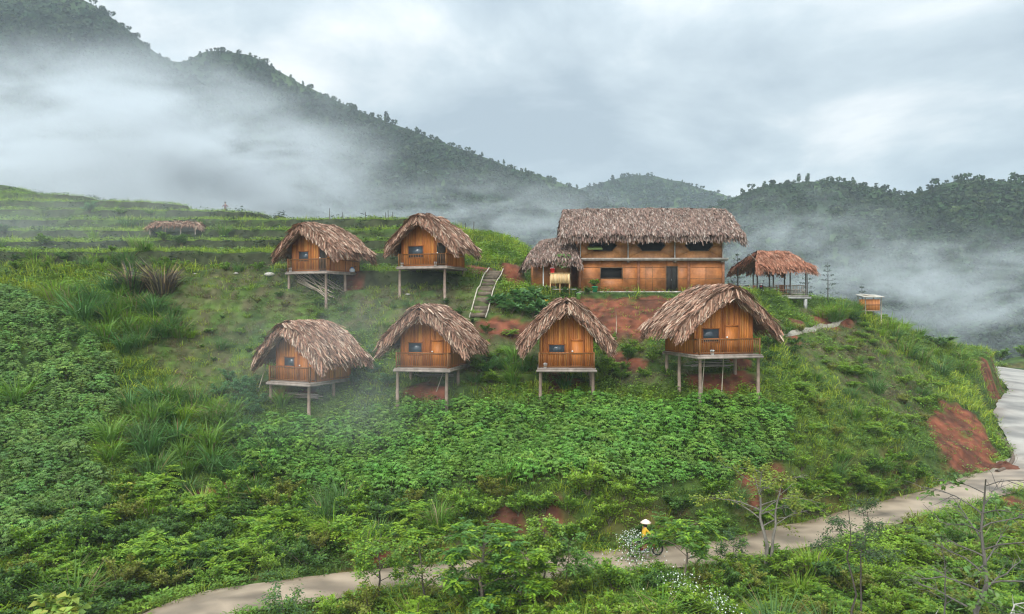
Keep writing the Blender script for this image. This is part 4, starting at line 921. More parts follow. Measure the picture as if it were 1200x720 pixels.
def hand(joints, edges, radii, regs, wrist, d, up, k0):
    """palm and five short fingers curling along d"""
    d = unit(np.array(d, float)); up = unit(np.array(up, float)); s = np.cross(d, up); w0 = np.array(joints[wrist])
    joints.append(tuple(w0 + d * .05)); pk = len(joints) - 1; edges.append((wrist, pk)); radii.append((.034, .020)); regs.append(SK)
    for f, ln in ((-1.5, .055), (-.5, .065), (.5, .07), (1.5, .06)):
        b = w0 + d * .085 + s * f * .017; joints.append(tuple(b)); i1 = len(joints) - 1; edges.append((pk, i1)); radii.append(.0095); regs.append(SK)
        joints.append(tuple(b + d * ln * .55 - up * .015)); edges.append((i1, i1 + 1)); radii.append(.009); regs.append(SK)
        joints.append(tuple(b + d * ln * .75 - up * .045)); edges.append((i1 + 1, i1 + 2)); radii.append(.008); regs.append(SK)
    b = w0 + d * .04 + s * .04 - up * .01; joints.append(tuple(b)); i1 = len(joints) - 1; edges.append((pk, i1)); radii.append(.011); regs.append(SK)
    joints.append(tuple(b + d * .04 - up * .03)); edges.append((i1, i1 + 1)); radii.append(.009); regs.append(SK)
# rider on the loaded bike, seen from behind and the side
bp = hit(752, 655); kx = int(np.argmin(np.hypot(cen[:, 0] - bp[0], cen[:, 1] - bp[1]))); bp = cen[kx].copy(); bdir = unit((cen[kx + 2] - cen[kx])[:2]); brz = math.atan2(bdir[1], bdir[0])
bp[:2] += np.array([-bdir[1], bdir[0]]) * .3; bp[2] += .02
motorbike('dark red motorbike loaded with white flowers on the road', bp, brz, (.22, .02, .035))
SH = (.62, .36, .03); TR = (.045, .04, .05)
J = [(-.18, 0, .94), (-.14, 0, 1.15), (-.08, 0, 1.38), (-.05, 0, 1.52), (-.02, 0, 1.68)]; E = [(0, 1), (1, 2), (2, 3), (3, 4)]; RR = [(.15, .12), (.14, .10), (.17, .10), .05, (.085, .10)]; RG = [SH, SH, SK, SK]
for s in (-1, 1):
    k = len(J); J += [(-.06, s * .19, 1.40), (.13, s * .27, 1.18), (.32, s * .30, 1.07)]; E += [(2, k), (k, k + 1), (k + 1, k + 2)]; RR += [.06, .045, .032]; RG += [SH, SH, SK]
    hand(J, E, RR, RG, k + 2, (1, 0, -.1), (0, 0, 1), 0)
    k = len(J); J += [(-.12, s * .12, .92), (.24, s * .18, .80), (.12, s * .17, .40), (.28, s * .17, .36)]; E += [(0, k), (k, k + 1), (k + 1, k + 2), (k + 2, k + 3)]; RR += [.09, .065, .045, .035]; RG += [TR, TR, TR, (.1, .08, .07)]
rider = figure('person', 'rider in yellow shirt and pale conical hat on the flower-laden motorbike', J, E, RR, RG, bp, brz)
def face(parent, hx, hy, hz, fwd=1):
    g = Geo()
    for s in (-1, 1): g.lathe((hx + fwd * .083, hy + s * .033, hz + .015), [(0, -.012), (.013, 0), (0, .012)], 6, (.03, .02, .02))
    g.bar((hx + fwd * .09, hy, hz + .01), (hx + fwd * .108, hy, hz - .022), .025, .025, SK); g.bar((hx + fwd * .084, hy - .025, hz - .052), (hx + fwd * .084, hy + .025, hz - .052), .012, .012, (.3, .1, .08))
    for s in (-1, 1): g.box((hx, hy + s * .088, hz), (.035, .014, .055), SK)
    g.build('face', SKIN, parent)
face(rider, -.02, 0, 1.68)
g = Geo(); g.lathe((-.03, 0, 1.66), [(.088, -.16), (.10, -.08), (.105, .02), (.09, .09), (.05, .125), (0, .14)], 10, (.02, .015, .012)); V_ = g.V[0]; V_[:, 0] = np.minimum(V_[:, 0], .005); g.build('hair', SKIN, rider)
g = Geo(); g.lathe((-.02, 0, 1.70), [(.27, .0), (.275, .012), (.15, .105), (0, .19)], 18, (.72, .55, .45)); g.lathe((-.02, 0, 1.695), [(.268, 0), (.14, .09), (0, .16)], 18, (.5, .3, .22)); ho = g.build('conical_hat', THATCH, rider)

# bundle of white flowers tied on the back
def flower_bundle(name, label, loc, n, rad, r, cat, green=(.10, .17, .07)):
    g = Geo(); P = r.normal(0, 1, (n, 3)) * rad; P[:, 2] = np.abs(P[:, 2])
    g.leaves(P * .9, P + r.normal(0, .3, (n, 3)), r.normal(0, 1, (n, 3)), .2, .06, np.array(green) * r.uniform(.6, 1.4, (n, 1)))
    e = empty(name, loc, 0, label, cat); g.build('foliage', LEAF, e)
    k = int(n * 1.1); P = r.normal(0, 1, (k, 3)) * np.array(rad) * 1.05; P[:, 2] = np.abs(P[:, 2]) * 1.05
    g = Geo(); g.leaves(P, r.normal(0, 1, (k, 3)), r.normal(0, 1, (k, 3)) + [0, 0, 1], .075, .07, np.array([.80, .82, .74]) * r.uniform(.8, 1.05, (k, 1)), 0); g.build('blossoms', LEAF, e)
    g = Geo()
    for _ in range(12): q = r.normal(0, 1, 3) * rad; q[2] = abs(q[2]); g.tube([[0, 0, -.1], q * .5, q], .008, 4, (.10, .12, .05))
    g.build('stems', BARK, e); return e
q = bp + np.array([-bdir[0] * .72, -bdir[1] * .72, .72]); flower_bundle('flower_bundle', 'big bundle of white flowers tied behind the rider', q, 170, (.30, .30, .26), np.random.default_rng(2), 'flowers')
# farmer standing on the upper terrace
ys_ = np.arange(75, 116, .25); el_ = ground((264 - HX) * ys_ / F, ys_) / ys_; ic = int(np.argmax(el_)); vis = (ground((264 - HX) * ys_ / F, ys_) + 1.8) / ys_ - el_[ic]   # just over the brow, legs hidden
fy = float(next((y_ for y_, v_, i_ in zip(ys_, vis, range(len(ys_))) if i_ >= ic and v_ < .0135), ys_[ic])); print('brow', ys_[ic], 360 - el_[ic] * F, 'person', fy); fx = at(264, 255, fy)[0]; fz = float(ground(fx, fy)); CL = (.17, .12, .13)
J = [(0, 0, .92), (0, 0, 1.15), (0, 0, 1.40), (0, 0, 1.52), (0, -.02, 1.66)]; E = [(0, 1), (1, 2), (2, 3), (3, 4)]; RR = [(.16, .11), (.15, .10), (.18, .10), .05, (.085, .10)]; RG = [CL, CL, SK, SK]
for s in (-1, 1):
    k = len(J); J += [(s * .2, 0, 1.40), (s * .36, -.02, 1.16), (s * .28, -.24, 1.16 + (.12 if s > 0 else 0))]; E += [(2, k), (k, k + 1), (k + 1, k + 2)]; RR += [.06, .045, .032]; RG += [CL, CL, SK]
    hand(J, E, RR, RG, k + 2, (-s * .3, -1, .1), (0, 0, 1), 0)
    k = len(J); J += [(s * .1, 0, .88), (s * .12, -.02, .48), (s * .13, .02, .07), (s * .13, -.14, .035)]; E += [(0, k), (k, k + 1), (k + 1, k + 2), (k + 2, k + 3)]; RR += [.09, .065, .045, .035]; RG += [CL, CL, CL, (.05, .05, .05)]
fp = figure('person', 'person in dark clothes and hat standing on the top terrace', J, E, RR, RG, (fx, fy, fz), R(10))
g = Geo(); g.lathe((0, -.01, 1.72), [(.17, 0), (.175, .015), (.10, .03), (.095, .1), (.06, .13), (0, .135)], 14, (.09, .07, .06)); g.build('hat', SKIN, fp)
g = Geo(); g.box((0, -.115, 1.66), (.05, .02, .03), SK); 
for s in (-1, 1): g.lathe((s * .035, -.10, 1.675), [(0, -.012), (.013, 0), (0, .012)], 6, (.03, .02, .02)); g.box((s * .088, -.02, 1.66), (.014, .035, .055), SK)
g.bar((-.025, -.10, 1.615), (.025, -.10, 1.615), .012, .012, (.3, .1, .08)); g.build('face', SKIN, fp)

# ------------------------------------------------------------------ plants
def jitc(c, n, r, a=.25, hue=.12):
    c = np.array(c)[None] * r.uniform(1 - a, 1 + a, (n, 1)); return c * np.stack([r.uniform(1 - hue, 1 + hue * 1.6, n), np.ones(n), r.uniform(1 - hue, 1 + hue, n)], 1)
def stems_leaves(r, n_stem, h, spread, per, leaf, wid, c, c2=None, droop=.2, arch=.5, frond=False, bark=(.10, .08, .05), rstem=.016, low=.25):
    """a shrub: arching stems set with leaves (or with rows of leaflets)"""
    g = Geo(); tw = Geo()
    for k in range(n_stem):
        a = r.uniform(0, 2 * pi); out_ = spread * r.uniform(.25, 1.0); hh = h * r.uniform(.6, 1.08)
        t = np.linspace(0, 1, 6); P = np.stack([np.cos(a) * out_ * t ** 1.25, np.sin(a) * out_ * t ** 1.25, hh * (t - arch * .35 * t ** 3)], 1) + np.cumsum(r.normal(0, .025 * h, (6, 3)), 0) * t[:, None]
        tw.tube(P, np.linspace(rstem, rstem * .35, 6), 4, bark)
        m = int(per * r.uniform(.8, 1.2)); s = low + (1 - low) * np.sqrt(r.random(m)); i = np.minimum((s * 5).astype(int), 4); f = (s * 5 - i)[:, None]
        B = P[i] * (1 - f) + P[i + 1] * f; T = unit(P[i + 1] - P[i])
        th = r.uniform(0, 2 * pi, m); D = unit(np.stack([np.cos(th), np.sin(th), r.uniform(-.25, .7, m)], 1) + T * .55)
        cc = jitc(c, m, r)
        if c2 is not None: mk = r.random(m) < .3; cc[mk] = jitc(c2, int(mk.sum()), r)
        if not frond:
            off = r.uniform(0, .10 * h, (m, 1)); g.leaves(B + D * off, D, np.array([0, 0, 1.0]) + r.normal(0, .4, (m, 3)), leaf * r.uniform(.6, 1.3, m), wid * r.uniform(.7, 1.25, m), cc, droop)
        else:
            ns_ = 7; FL = leaf * r.uniform(.7, 1.25, m)
            S = unit(np.cross(D, [0, 0, 1.0]))
            for q in range(ns_):
                u = (q + .8) / ns_; b = B + D * (FL * u)[:, None] - np.array([0, 0, 1.0]) * (FL * .38 * u * u)[:, None]
                for s_ in (-1, 1): g.leaves(b, S * s_ + D * .55, np.array([0, 0, 1.0]) + r.normal(0, .3, (m, 3)), 1.25 * wid * (1.15 - .6 * abs(u - .4)) * np.ones(m), wid * .44, cc * r.uniform(.88, 1.12, (m, 1)), .2)
    g.mi = 0; V, Q, C, M = tw.arrays(); g.mi = 1; g.add(V, Q, C); return g
def grass_tuft(r, n, h, w, spread, c, bend=.7, dry=.1):
    g = Geo(); a = r.uniform(0, 2 * pi, n); P = np.stack([np.cos(a), np.sin(a), np.zeros(n)], 1) * (r.random((n, 1)) ** .7) * spread * .4
    D = np.stack([np.cos(a), np.sin(a), np.zeros(n)], 1) * r.uniform(.1, .75, (n, 1)) + [0, 0, 1.0]
    cc = jitc(c, n, r); mk = r.random(n) < dry; cc[mk] = jitc((.24, .19, .09), int(mk.sum()), r)
    g.blades(P, D, h * r.uniform(.55, 1.15, n), w * r.uniform(.7, 1.3, n), r.uniform(.2, 1.3, n) * bend, cc, .08); return g
def pr_(seed): return np.random.default_rng(seed)
BRIGHT = (.200, .330, .022); MID = (.110, .215, .024); DEEP = (.058, .125, .024); OLIVE = (.185, .220, .026); YEL = (.30, .29, .045); BLUEG = (.080, .195, .050)
SHRUB = {   # kind -> list of meshes
 'leafy_shrub': [stems_leaves(pr_(s), 13, 1.0, .75, 135, .115, .055, MID, BRIGHT).mesh('leafy_shrub', [LEAF, BARK]) for s in (1, 2, 3)],
 'bright_shrub': [stems_leaves(pr_(s), 12, 1.0, .7, 130, .11, .052, BRIGHT, (.16, .24, .04)).mesh('bright_shrub', [LEAF, BARK]) for s in (4, 5)],
 'dark_shrub': [stems_leaves(pr_(s), 14, 1.0, .8, 140, .10, .05, DEEP, MID).mesh('dark_shrub', [LEAF, BARK]) for s in (6, 7)],
 'olive_shrub': [stems_leaves(pr_(s), 13, 1.0, .75, 130, .085, .05, OLIVE, (.17, .18, .035)).mesh('olive_shrub', [LEAF, BARK]) for s in (8, 9)],
 'fern_bush': [stems_leaves(pr_(s), 11, .9, .8, 16, .38, .10, BRIGHT, MID, frond=True, low=.35).mesh('fern_bush', [LEAF, BARK]) for s in (10, 11, 12)],
 'grass_clump': [grass_tuft(pr_(s), 190, 1.25, .034, 1.0, c_, .9).mesh('grass_clump', LEAF) for s, c_ in ((13, BRIGHT), (14, MID), (15, (.09, .18, .04)))],
 'tall_grass': [grass_tuft(pr_(s), 130, 1.5, .055, .8, c_, .8, .04).mesh('tall_grass', LEAF) for s, c_ in ((16, (.075, .17, .035)), (17, MID))],
 'broad_plant': [stems_leaves(pr_(s), 6, .8, .35, 9, .52, .22, (.085, .19, .05), droop=.35, low=.5).mesh('broad_plant', [LEAF, BARK]) for s in (18, 19)],
 'withered_shrub': [grass_tuft(pr_(s), 170, 1.55, .045, .9, (.085, .068, .052), .75, .25).mesh('withered_shrub', LEAF) for s in (20, 21)],
 'cassava_bush': [stems_leaves(pr_(s), 11, 1.0, .75, 120, .13, .045, BLUEG, (.08, .18, .07), droop=.5).mesh('cassava_bush', [LEAF, BARK]) for s in (22, 23)],
}
CATS = {'leafy_shrub': 'shrub', 'bright_shrub': 'shrub', 'dark_shrub': 'shrub', 'olive_shrub': 'shrub', 'fern_bush': 'fern', 'grass_clump': 'grass clump', 'tall_grass': 'grass clump', 'broad_plant': 'plant', 'withered_shrub': 'dead plant', 'cassava_bush': 'shrub'}
HUTP = [(h[0].location.x, h[0].location.y) for h in HUTS.values()] + [(HOUSE[0] + dx, 69.5) for dx in (-8, -4, 0, 4)]
def plant(kind, x, y, s, label, group=None, flat=1.0, sink=.05):
    ms = SHRUB[kind]; o = bpy.data.objects.new(kind, ms[random.randrange(len(ms))]); col.objects.link(o)
    o.location = (x, y, float(ground(x, y)) - sink); o.rotation_euler = (random.uniform(-.1, .1), random.uniform(-.1, .1), random.uniform(0, 6.28)); o.scale = (s * random.uniform(.9, 1.15), s * random.uniform(.9, 1.15), s * flat * random.uniform(.85, 1.15))
    return tag(o, label, CATS[kind], group)
def zone(poly, n, kinds, smin, smax, where, gap=.8, flat=1.0, avoid_road=.5):
    """scatter separate plants over a patch of hillside outlined in the photograph"""
    P = wpoly(poly); xs_ = [p[0] for p in P]; ys_ = [p[1] for p in P]; done = []; tries = 0
    pxs = [p[0] for p in poly]; pys = [p[1] for p in poly]
    while len(done) < n and tries < n * 40:
        tries += 1
        u, v = random.uniform(min(pxs), max(pxs)), random.uniform(min(pys), max(pys))
        if not in_poly(np.array([u]), np.array([v]), poly)[0]: continue
        x, y, z = hit(u, v)
        if any((x - a) ** 2 + (y - b) ** 2 < gap * gap for a, b in done): continue
        if any((x - a) ** 2 + (y - b) ** 2 < 2.6 ** 2 for a, b in HUTP): continue
        s = random.uniform(smin, smax)
        if road_dist(x, y)[0] < avoid_road + s * .35: continue
        if redness(x, y) > .55 and random.random() < .85: continue
        k = random.choices([a for a, _ in kinds], [b for _, b in kinds])[0]; nm = k.replace('_', ' ')
        desc = {'leafy_shrub': 'mid green leafy shrub', 'bright_shrub': 'bright green leafy shrub', 'dark_shrub': 'dark green dense shrub', 'olive_shrub': 'yellowish olive shrub', 'fern_bush': 'green fern with arching fronds', 'grass_clump': 'arching clump of green grass', 'tall_grass': 'tall upright clump of broad grass', 'broad_plant': 'broad-leaved green plant', 'withered_shrub': 'withered brown plant', 'cassava_bush': 'blue green leafy crop bush'}[k]
        plant(k, x, y, s, desc + ' ' + where, nm + ' ' + where, flat); done.append((x, y))
    return done
zone([(270,575),(430,600),(560,585),(700,585),(820,590),(920,590),(1010,560),(1080,560),(1080,585),(980,605),(860,635),(640,650),(400,670),(270,690),(215,690),(215,600)], 95,
     [('leafy_shrub', 4), ('bright_shrub', 2), ('dark_shrub', 2), ('fern_bush', 3), ('grass_clump', 3), ('olive_shrub', 1)], .8, 1.7, 'on the bank above the road', .75, avoid_road=.3)
zone([(380,735),(480,706),(640,692),(760,686),(860,676),(940,662),(1020,640),(1110,612),(1200,600),(1200,760),(380,790)], 150,
     [('leafy_shrub', 4), ('grass_clump', 3), ('fern_bush', 3), ('dark_shrub', 2), ('olive_shrub', 3), ('bright_shrub', 4)], .8, 1.55, 'on the slope below the road', .7)
zone([(0,640),(90,600),(160,575),(225,600),(232,690),(190,735),(0,770)], 60,
     [('leafy_shrub', 4), ('dark_shrub', 4), ('fern_bush', 2), ('grass_clump', 2), ('olive_shrub', 2)], 1.0, 1.8, 'on the slope at the lower left corner', .8)
zone([(160,470),(260,470),(330,520),(330,590),(260,600),(150,560),(110,530)], 44, [('tall_grass', 5), ('grass_clump', 3), ('leafy_shrub', 1)], .9, 1.5, 'in the gully left of the crops', .8)
zone([(60,345),(150,345),(215,375),(215,400),(150,420),(100,400)], 34, [('tall_grass', 3), ('grass_clump', 4)], .9, 1.5, 'in the bright patch below the terraces', .8)
zone([(930,440),(1030,430),(1110,450),(1095,500),(1060,560),(990,575),(930,560)], 44, [('fern_bush', 4), ('bright_shrub', 4), ('grass_clump', 3), ('olive_shrub', 2)], .6, 1.2, 'on the flank of the right spur', .9)
zone([(1030,370),(1125,405),(1140,430),(1120,450),(1060,420)], 24, [('grass_clump', 5), ('bright_shrub', 1)], .8, 1.5, 'on the crest of the right spur', .9)
zone([(540,420),(620,420),(620,455),(545,455)], 12, [('tall_grass', 3), ('leafy_shrub', 2), ('fern_bush', 1)], .7, 1.2, 'between the middle stilt huts', .7)
zone([(700,405),(775,400),(790,450),(705,452)], 14, [('leafy_shrub', 3), ('fern_bush', 2), ('bright_shrub', 2)], .6, 1.1, 'left of the largest stilt hut', .7)
zone([(400,420),(450,420),(455,465),(400,470)], 10, [('cassava_bush', 3), ('leafy_shrub', 1)], .9, 1.4, 'right of the lower left hut', .7)
zone([(245,450),(300,445),(305,490),(250,490)], 9, [('cassava_bush', 3)], .9, 1.4, 'left of the lower left hut', .7)
zone([(580,350),(634,350),(634,378),(585,380)], 15, [('broad_plant', 1)], .9, 1.5, 'on the garden slope below the kitchen', .5)
zone([(900,385),(935,400),(930,440),(898,430)], 9, [('leafy_shrub', 2), ('dark_shrub', 2)], .7, 1.1, 'right of the largest stilt hut', .7)
zone([(660,345),(690,345),(690,352),(660,352)], 4, [('dark_shrub', 1)], .7, 1.0, 'at the foot of the long house', .5)
zone([(10,300),(310,322),(310,318),(10,318)], 26, [('dark_shrub', 2), ('leafy_shrub', 3), ('grass_clump', 2)], .7, 1.3, 'along the lowest terrace edge', .9)
zone([(0,235),(150,250),(330,270),(330,300),(0,300)], 14, [('leafy_shrub', 3), ('dark_shrub', 2), ('grass_clump', 3)], .7, 1.4, 'on the misty terraces', 1.0)
zone([(960,372),(1005,362),(1005,370),(975,378)], 12, [('grass_clump', 1)], .9, 1.4, 'behind the spur footpath', .6)
for i in range(16):
    x = random.uniform(66, 100); y = random.uniform(112, 128); plant('leafy_shrub' if i % 2 else 'dark_shrub', x, y, random.uniform(1.8, 3.2), 'hazy shrub beyond the far bend of the road', 'shrubs beyond the far road bend')
zone([(300,345),(440,355),(540,360),(620,395),(600,430),(450,400),(330,400),(250,430),(215,400)], 46, [('dark_shrub', 2), ('olive_shrub', 2), ('fern_bush', 2), ('leafy_shrub', 2), ('grass_clump', 2)], .35, .85, 'on the rough bank between the two rows of huts', .8)
zone([(890,585),(985,560),(1080,545),(1090,572),(985,602),(890,628)], 44, [('fern_bush', 3), ('leafy_shrub', 3), ('dark_shrub', 2), ('grass_clump', 2)], .7, 1.3, 'on the bank above the road at the right', .6, avoid_road=.25)
zone([(935,385),(1010,380),(1050,400),(1030,430),(950,430)], 26, [('olive_shrub', 2), ('fern_bush', 2), ('grass_clump', 1)], .35, .8, 'on the brownish slope below the spur footpath', .8)
# plants that stand out
def solo(kind, px, py, s, label, flat=1.0, dy=0): p = hit(px, py); return plant(kind, p[0], p[1] + dy, s, label, None, flat)
solo('tall_grass', 98, 385, 2.0, 'big dark round grass clump standing in the bright patch'); solo('tall_grass', 18, 478, 1.7, 'broad grass clump at the left edge inside the crop field')
solo('withered_shrub', 155, 343, 1.9, 'left of two withered brown palms below the terraces'); solo('withered_shrub', 190, 345, 2.2, 'larger right one of two withered brown palms below the terraces')
solo('dark_shrub', 1098, 408, 2.6, 'dark low vine-covered bush on the crest near the road', .7); solo('bright_shrub', 1038, 382, 1.5, 'bright bush beside the tiny box shed'); solo('dark_shrub', 1003, 380, 1.2, 'small dark bush left of the tiny box shed')
solo('bright_shrub', 845, 338, 1.6, 'bright green bush at the right end of the long house', dy=1.0); solo('dark_shrub', 735, 424, 1.0, 'round dark bush between the narrow hut and the largest hut')
solo('bright_shrub', 712, 436, 1.2, 'bright leafy bush right of the narrow hut'); solo('tall_grass', 662, 456, 1.0, 'spiky grass clump under the narrow hut'); solo('tall_grass', 330, 478, 1.0, 'spiky grass clump in front of the lower left hut')
solo('tall_grass', 590, 572, 1.2, 'arching grass clump at the edge of the crop field above the red hollow'); solo('bright_shrub', 690, 585, 1.8, 'tall feathery bush at the crop edge right of the red hollow'); solo('cassava_bush', 105, 252, 1.6, 'round bush on the skyline of the misty terraces', dy=0)
g = stems_leaves(pr_(60), 8, 1.1, .6, 26, .34, .25, (.40, .37, .06), (.30, .34, .05), droop=.5, low=.45); o = g.build('yellow_shrub', [LEAF, BARK]); p = hit(148, 592); o.location = p - [0, 0, .05]; o.scale = (1.25,) * 3; tag(o, 'pale yellow-leaved shrub standing out on the left slope', 'shrub')
g = stems_leaves(pr_(61), 9, 1.1, .75, 28, .30, .22, (.21, .31, .05), (.28, .33, .05), droop=.4, low=.4); o = g.build('yellow_shrub', [LEAF, BARK]); p = at(62, 735, 27.5); o.location = (p[0], p[1], p[2] - .6); o.scale = (1.5,) * 3; tag(o, 'yellow-green broad-leaved shrub at the bottom left edge', 'shrub')
# potted plants at the house
p = at(697, 343, 65.0); e = empty('potted_plant', (p[0], 65.0, HOUSE[2] + .02), 0, 'bushy plant in a bright green pot by the house wall', 'potted plant')
g = Geo(); g.lathe((0, 0, 0), [(0, 0), (.2, 0), (.27, .45), (.29, .45), (.29, .5), (.24, .5), (.2, .42), (0, .42)], 14, (.03, .36, .17)); g.build('pot', PLAIN, e); o = stems_leaves(pr_(62), 12, .75, .6, 34, .2, .09, MID, BRIGHT).build('foliage', [LEAF, BARK], e); o.location = (0, 0, .4)
p = at(688, 343, 65.0); e = empty('potted_plant', (p[0], 65.0, HOUSE[2] + .02), 0, 'small clay pot with seedling left of the green pot', 'potted plant')
g = Geo(); g.lathe((0, 0, 0), [(0, 0), (.13, 0), (.18, .3), (.2, .3), (.2, .34), (.15, .34), (0, .28)], 12, (.26, .13, .09)); g.build('pot', PLAIN, e); o = stems_leaves(pr_(63), 4, .3, .15, 8, .1, .05, MID).build('foliage', [LEAF, BARK], e); o.location = (0, 0, .28)
g = stems_leaves(pr_(64), 3, .8, .2, 8, .3, .11, (.62, .46, .03), droop=.2, low=.6); p = hit(641, 362); o = g.build('yellow_flower', [LEAF, BARK]); o.location = p; tag(o, 'yellow flowering plant beside the roof of the narrow hut', 'flower')
p = at(722, 393, 56.5); g = Geo(); g.tube([[0, 0, -.3], [.02, 0, .9], [0, .02, 1.75]], [.03, .026, .022], 6, (.42, .34, .25)); o = g.build('bamboo_stake', WOOD); o.location = hit(722, 391); tag(o, 'thin upright stake in the red soil below the long house', 'stake')
for px, py in ((402, 266), (428, 266), (452, 267), (455, 270), (460, 268), (545, 273), (386, 264), (555, 273)):
    y = 84.5; x = at(px, py, y)[0]; g = Geo(); hh = random.uniform(.8, 1.5); g.tube([[0, 0, -.3], [random.uniform(-.05, .05), 0, hh]], [.05, .04], 6, (.12, .10, .08)); o = g.build('fence_stake', WOOD); o.location = (x, y, float(ground(x, y))); tag(o, 'short dark stake on the terrace skyline behind the upper huts', 'stake', 'stakes on the terrace skyline')
for px, py, s, lab in ((316, 323, .38, 'pale boulder left of the upper left hut'), (277, 322, .18, 'small white stone on the lowest terrace edge'), (228, 322, .16, 'pale stone on the terrace edge above the withered palms'), (478, 347, .18, 'tiny pale stone below the large-window hut'), (622, 347, .3, 'white rubble stone left of the kitchen shed post')):
    p = hit(px, py); g = Geo(); g.lathe((0, 0, 0), [(0, -.5), (.7, -.35), (1, 0), (.75, .4), (.3, .62), (0, .66)], 9, (.36, .33, .29)); g.V[0] += rng.normal(0, .06, g.V[0].shape); o = g.build('boulder', STONE); o.location = p; o.scale = (s * 1.3, s, s * .8); tag(o, lab, 'rock')
# drainage kerb and soil heap at the bend
kp = dense([hit(1162, 505), hit(1172, 515), hit(1182, 527), hit(1187, 540), hit(1180, 550), hit(1168, 555)], .4); kp[:, 2] = ground(kp[:, 0], kp[:, 1]) + .12
g = Geo(); g.tube(kp, .15, 6, (.12, .085, .06)); g.tube(kp + [.42, .1, -.08], .09, 6, (.2, .16, .13)); tag(g.build('drain_kerb', CONC), 'curved muddy drain kerb at the foot of the red cut', 'kerb')
p = hit(1178, 550); g = Geo(); g.lathe((0, 0, 0), [(0, .5), (.35, .42), (.7, .2), (1.0, 0), (1.1, -.2)], 16, (.11, .045, .028)); g.V[0] += rng.normal(0, .09, g.V[0].shape); o = g.build('soil_heap', GROUND); o.location = p; tag(o, 'low heap of red soil beside the road at the bend', 'soil heap')

# ------------------------------------------------------------------ trees
def tree(name, label, base, h, r0, nl, spread, leaf, wid, per, c, c2, seed, bark, lean=(0, 0), crown_from=.35, twigs=4, droop=.25, frond=False, cat='tree', bare=0.0, up=.55, nleaf_tw=1.0, wig=.04):
    r = np.random.default_rng(seed); e = empty(name, base, 0, label, cat); tr = Geo(); lf = Geo(); nP = 9; t = np.linspace(0, 1, nP)
    P = np.stack([lean[0] * t ** 1.3, lean[1] * t ** 1.3, h * .92 * t], 1) + np.cumsum(r.normal(0, wig * h / 3, (nP, 3)) * [1, 1, .2], 0); P[0] = [0, 0, -.4]
    tr.tube(P, r0 * (1 - .82 * t), 8, bark)
    for k in range(nl):
        s = crown_from + (.97 - crown_from) * (k + r.random()) / nl; i = min(int(s * (nP - 1)), nP - 2); f = s * (nP - 1) - i; b = P[i] * (1 - f) + P[i + 1] * f
        a = k * 2.4 + r.uniform(-.4, .4); ln = spread * (1.15 - .65 * abs(s - .55)) * r.uniform(.6, 1.1); q = np.linspace(0, 1, 6)
        B = b + np.stack([np.cos(a) * ln * q, np.sin(a) * ln * q, ln * up * q - ln * .25 * q * q], 1) + np.cumsum(r.normal(0, .05 * ln, (6, 3)), 0) * q[:, None]
        tr.tube(B, np.linspace(r0 * .42 * (1.1 - s * .7), r0 * .10, 6), 5, bark)
        for w_ in range(twigs):
            j = r.uniform(.3, 1) * 5; i2 = min(int(j), 4); bb = B[i2] * (1 - (j - i2)) + B[i2 + 1] * (j - i2)
            d = unit(unit(B[-1] - B[0]) + r.normal(0, .55, 3) + [0, 0, .2]); tl = ln * r.uniform(.25, .55); q3 = np.linspace(0, 1, 4)[:, None]
            TWG = bb + d * tl * q3 + np.array([0, 0, -.12]) * tl * q3 ** 2 + np.cumsum(r.normal(0, .05 * tl, (4, 3)), 0) * q3
            tr.tube(TWG, np.linspace(r0 * .12, r0 * .05, 4), 4, bark)
            if r.random() < bare: continue
            m = int(per * (1.5 if frond else 2.6) * r.uniform(.7, 1.3)); u = r.uniform(.15, 1.05, m) * 3; i3 = np.minimum(u.astype(int), 2); ff = (u - i3)[:, None]; LB = TWG[i3] * (1 - ff) + TWG[i3 + 1] * ff + r.normal(0, .10 if not frond else .06, (m, 3))
            th = r.uniform(0, 2 * pi, m); D = unit(np.stack([np.cos(th), np.sin(th), r.uniform(-.5, .5, m)], 1) + d * .5); cc = jitc(c, m, r)
            mk = r.random(m) < .35; cc[mk] = jitc(c2, int(mk.sum()), r)
            if not frond: lf.leaves(LB, D, np.array([0, 0, 1.0]) + r.normal(0, .4, (m, 3)), 1.25 * leaf * r.uniform(.6, 1.25, m), 1.35 * wid * r.uniform(.7, 1.2, m), cc, droop)
            else:
                S = unit(np.cross(D, [0, 0, 1.0])); FL = leaf * r.uniform(.7, 1.2, m)
                for q2 in range(7):
                    u2 = (q2 + .8) / 7; b3 = LB + D * (FL * u2)[:, None] - np.array([0, 0, 1.0]) * (FL * .35 * u2 * u2)[:, None]
                    for s_ in (-1, 1): lf.leaves(b3, S * s_ + D * .5, np.array([0, 0, 1.0]) + r.normal(0, .3, (m, 3)), wid * 1.45 * np.ones(m), wid * .55, cc * r.uniform(.88, 1.12, (m, 1)), .2)
    tr.build('trunk', BARK, e)
    if lf.V: lf.build('crown', LEAF, e)
    return e
def gb(px, Y): x = (px - HX) * Y / F; return np.array([x, Y, float(ground(x, Y))])
PALEB = (.17, .15, .125); DARKB = (.075, .06, .05); MIDB = (.15, .12, .09)
tree('roadside_tree', 'slender young tree at the road edge left of the bushy trees', gb(443, 31.6), 3.0, .06, 12, 1.45, .13, .06, 22, MID, BRIGHT, 201, DARKB, crown_from=.3)
tree('roadside_tree', 'small leaning tree over the road left of the bushiest tree', gb(498, 31.0), 3.0, .06, 9, 1.3, .13, .06, 22, MID, OLIVE, 202, DARKB, lean=(-.5, .5), crown_from=.35)
tree('feathery_tree', 'bushiest bright green tree with feathery leaves below the road', gb(562, 30.2), 3.9, .10, 18, 1.75, .36, .11, 10, (.085, .19, .035), BRIGHT, 203, MIDB, crown_from=.15, frond=True, twigs=5)
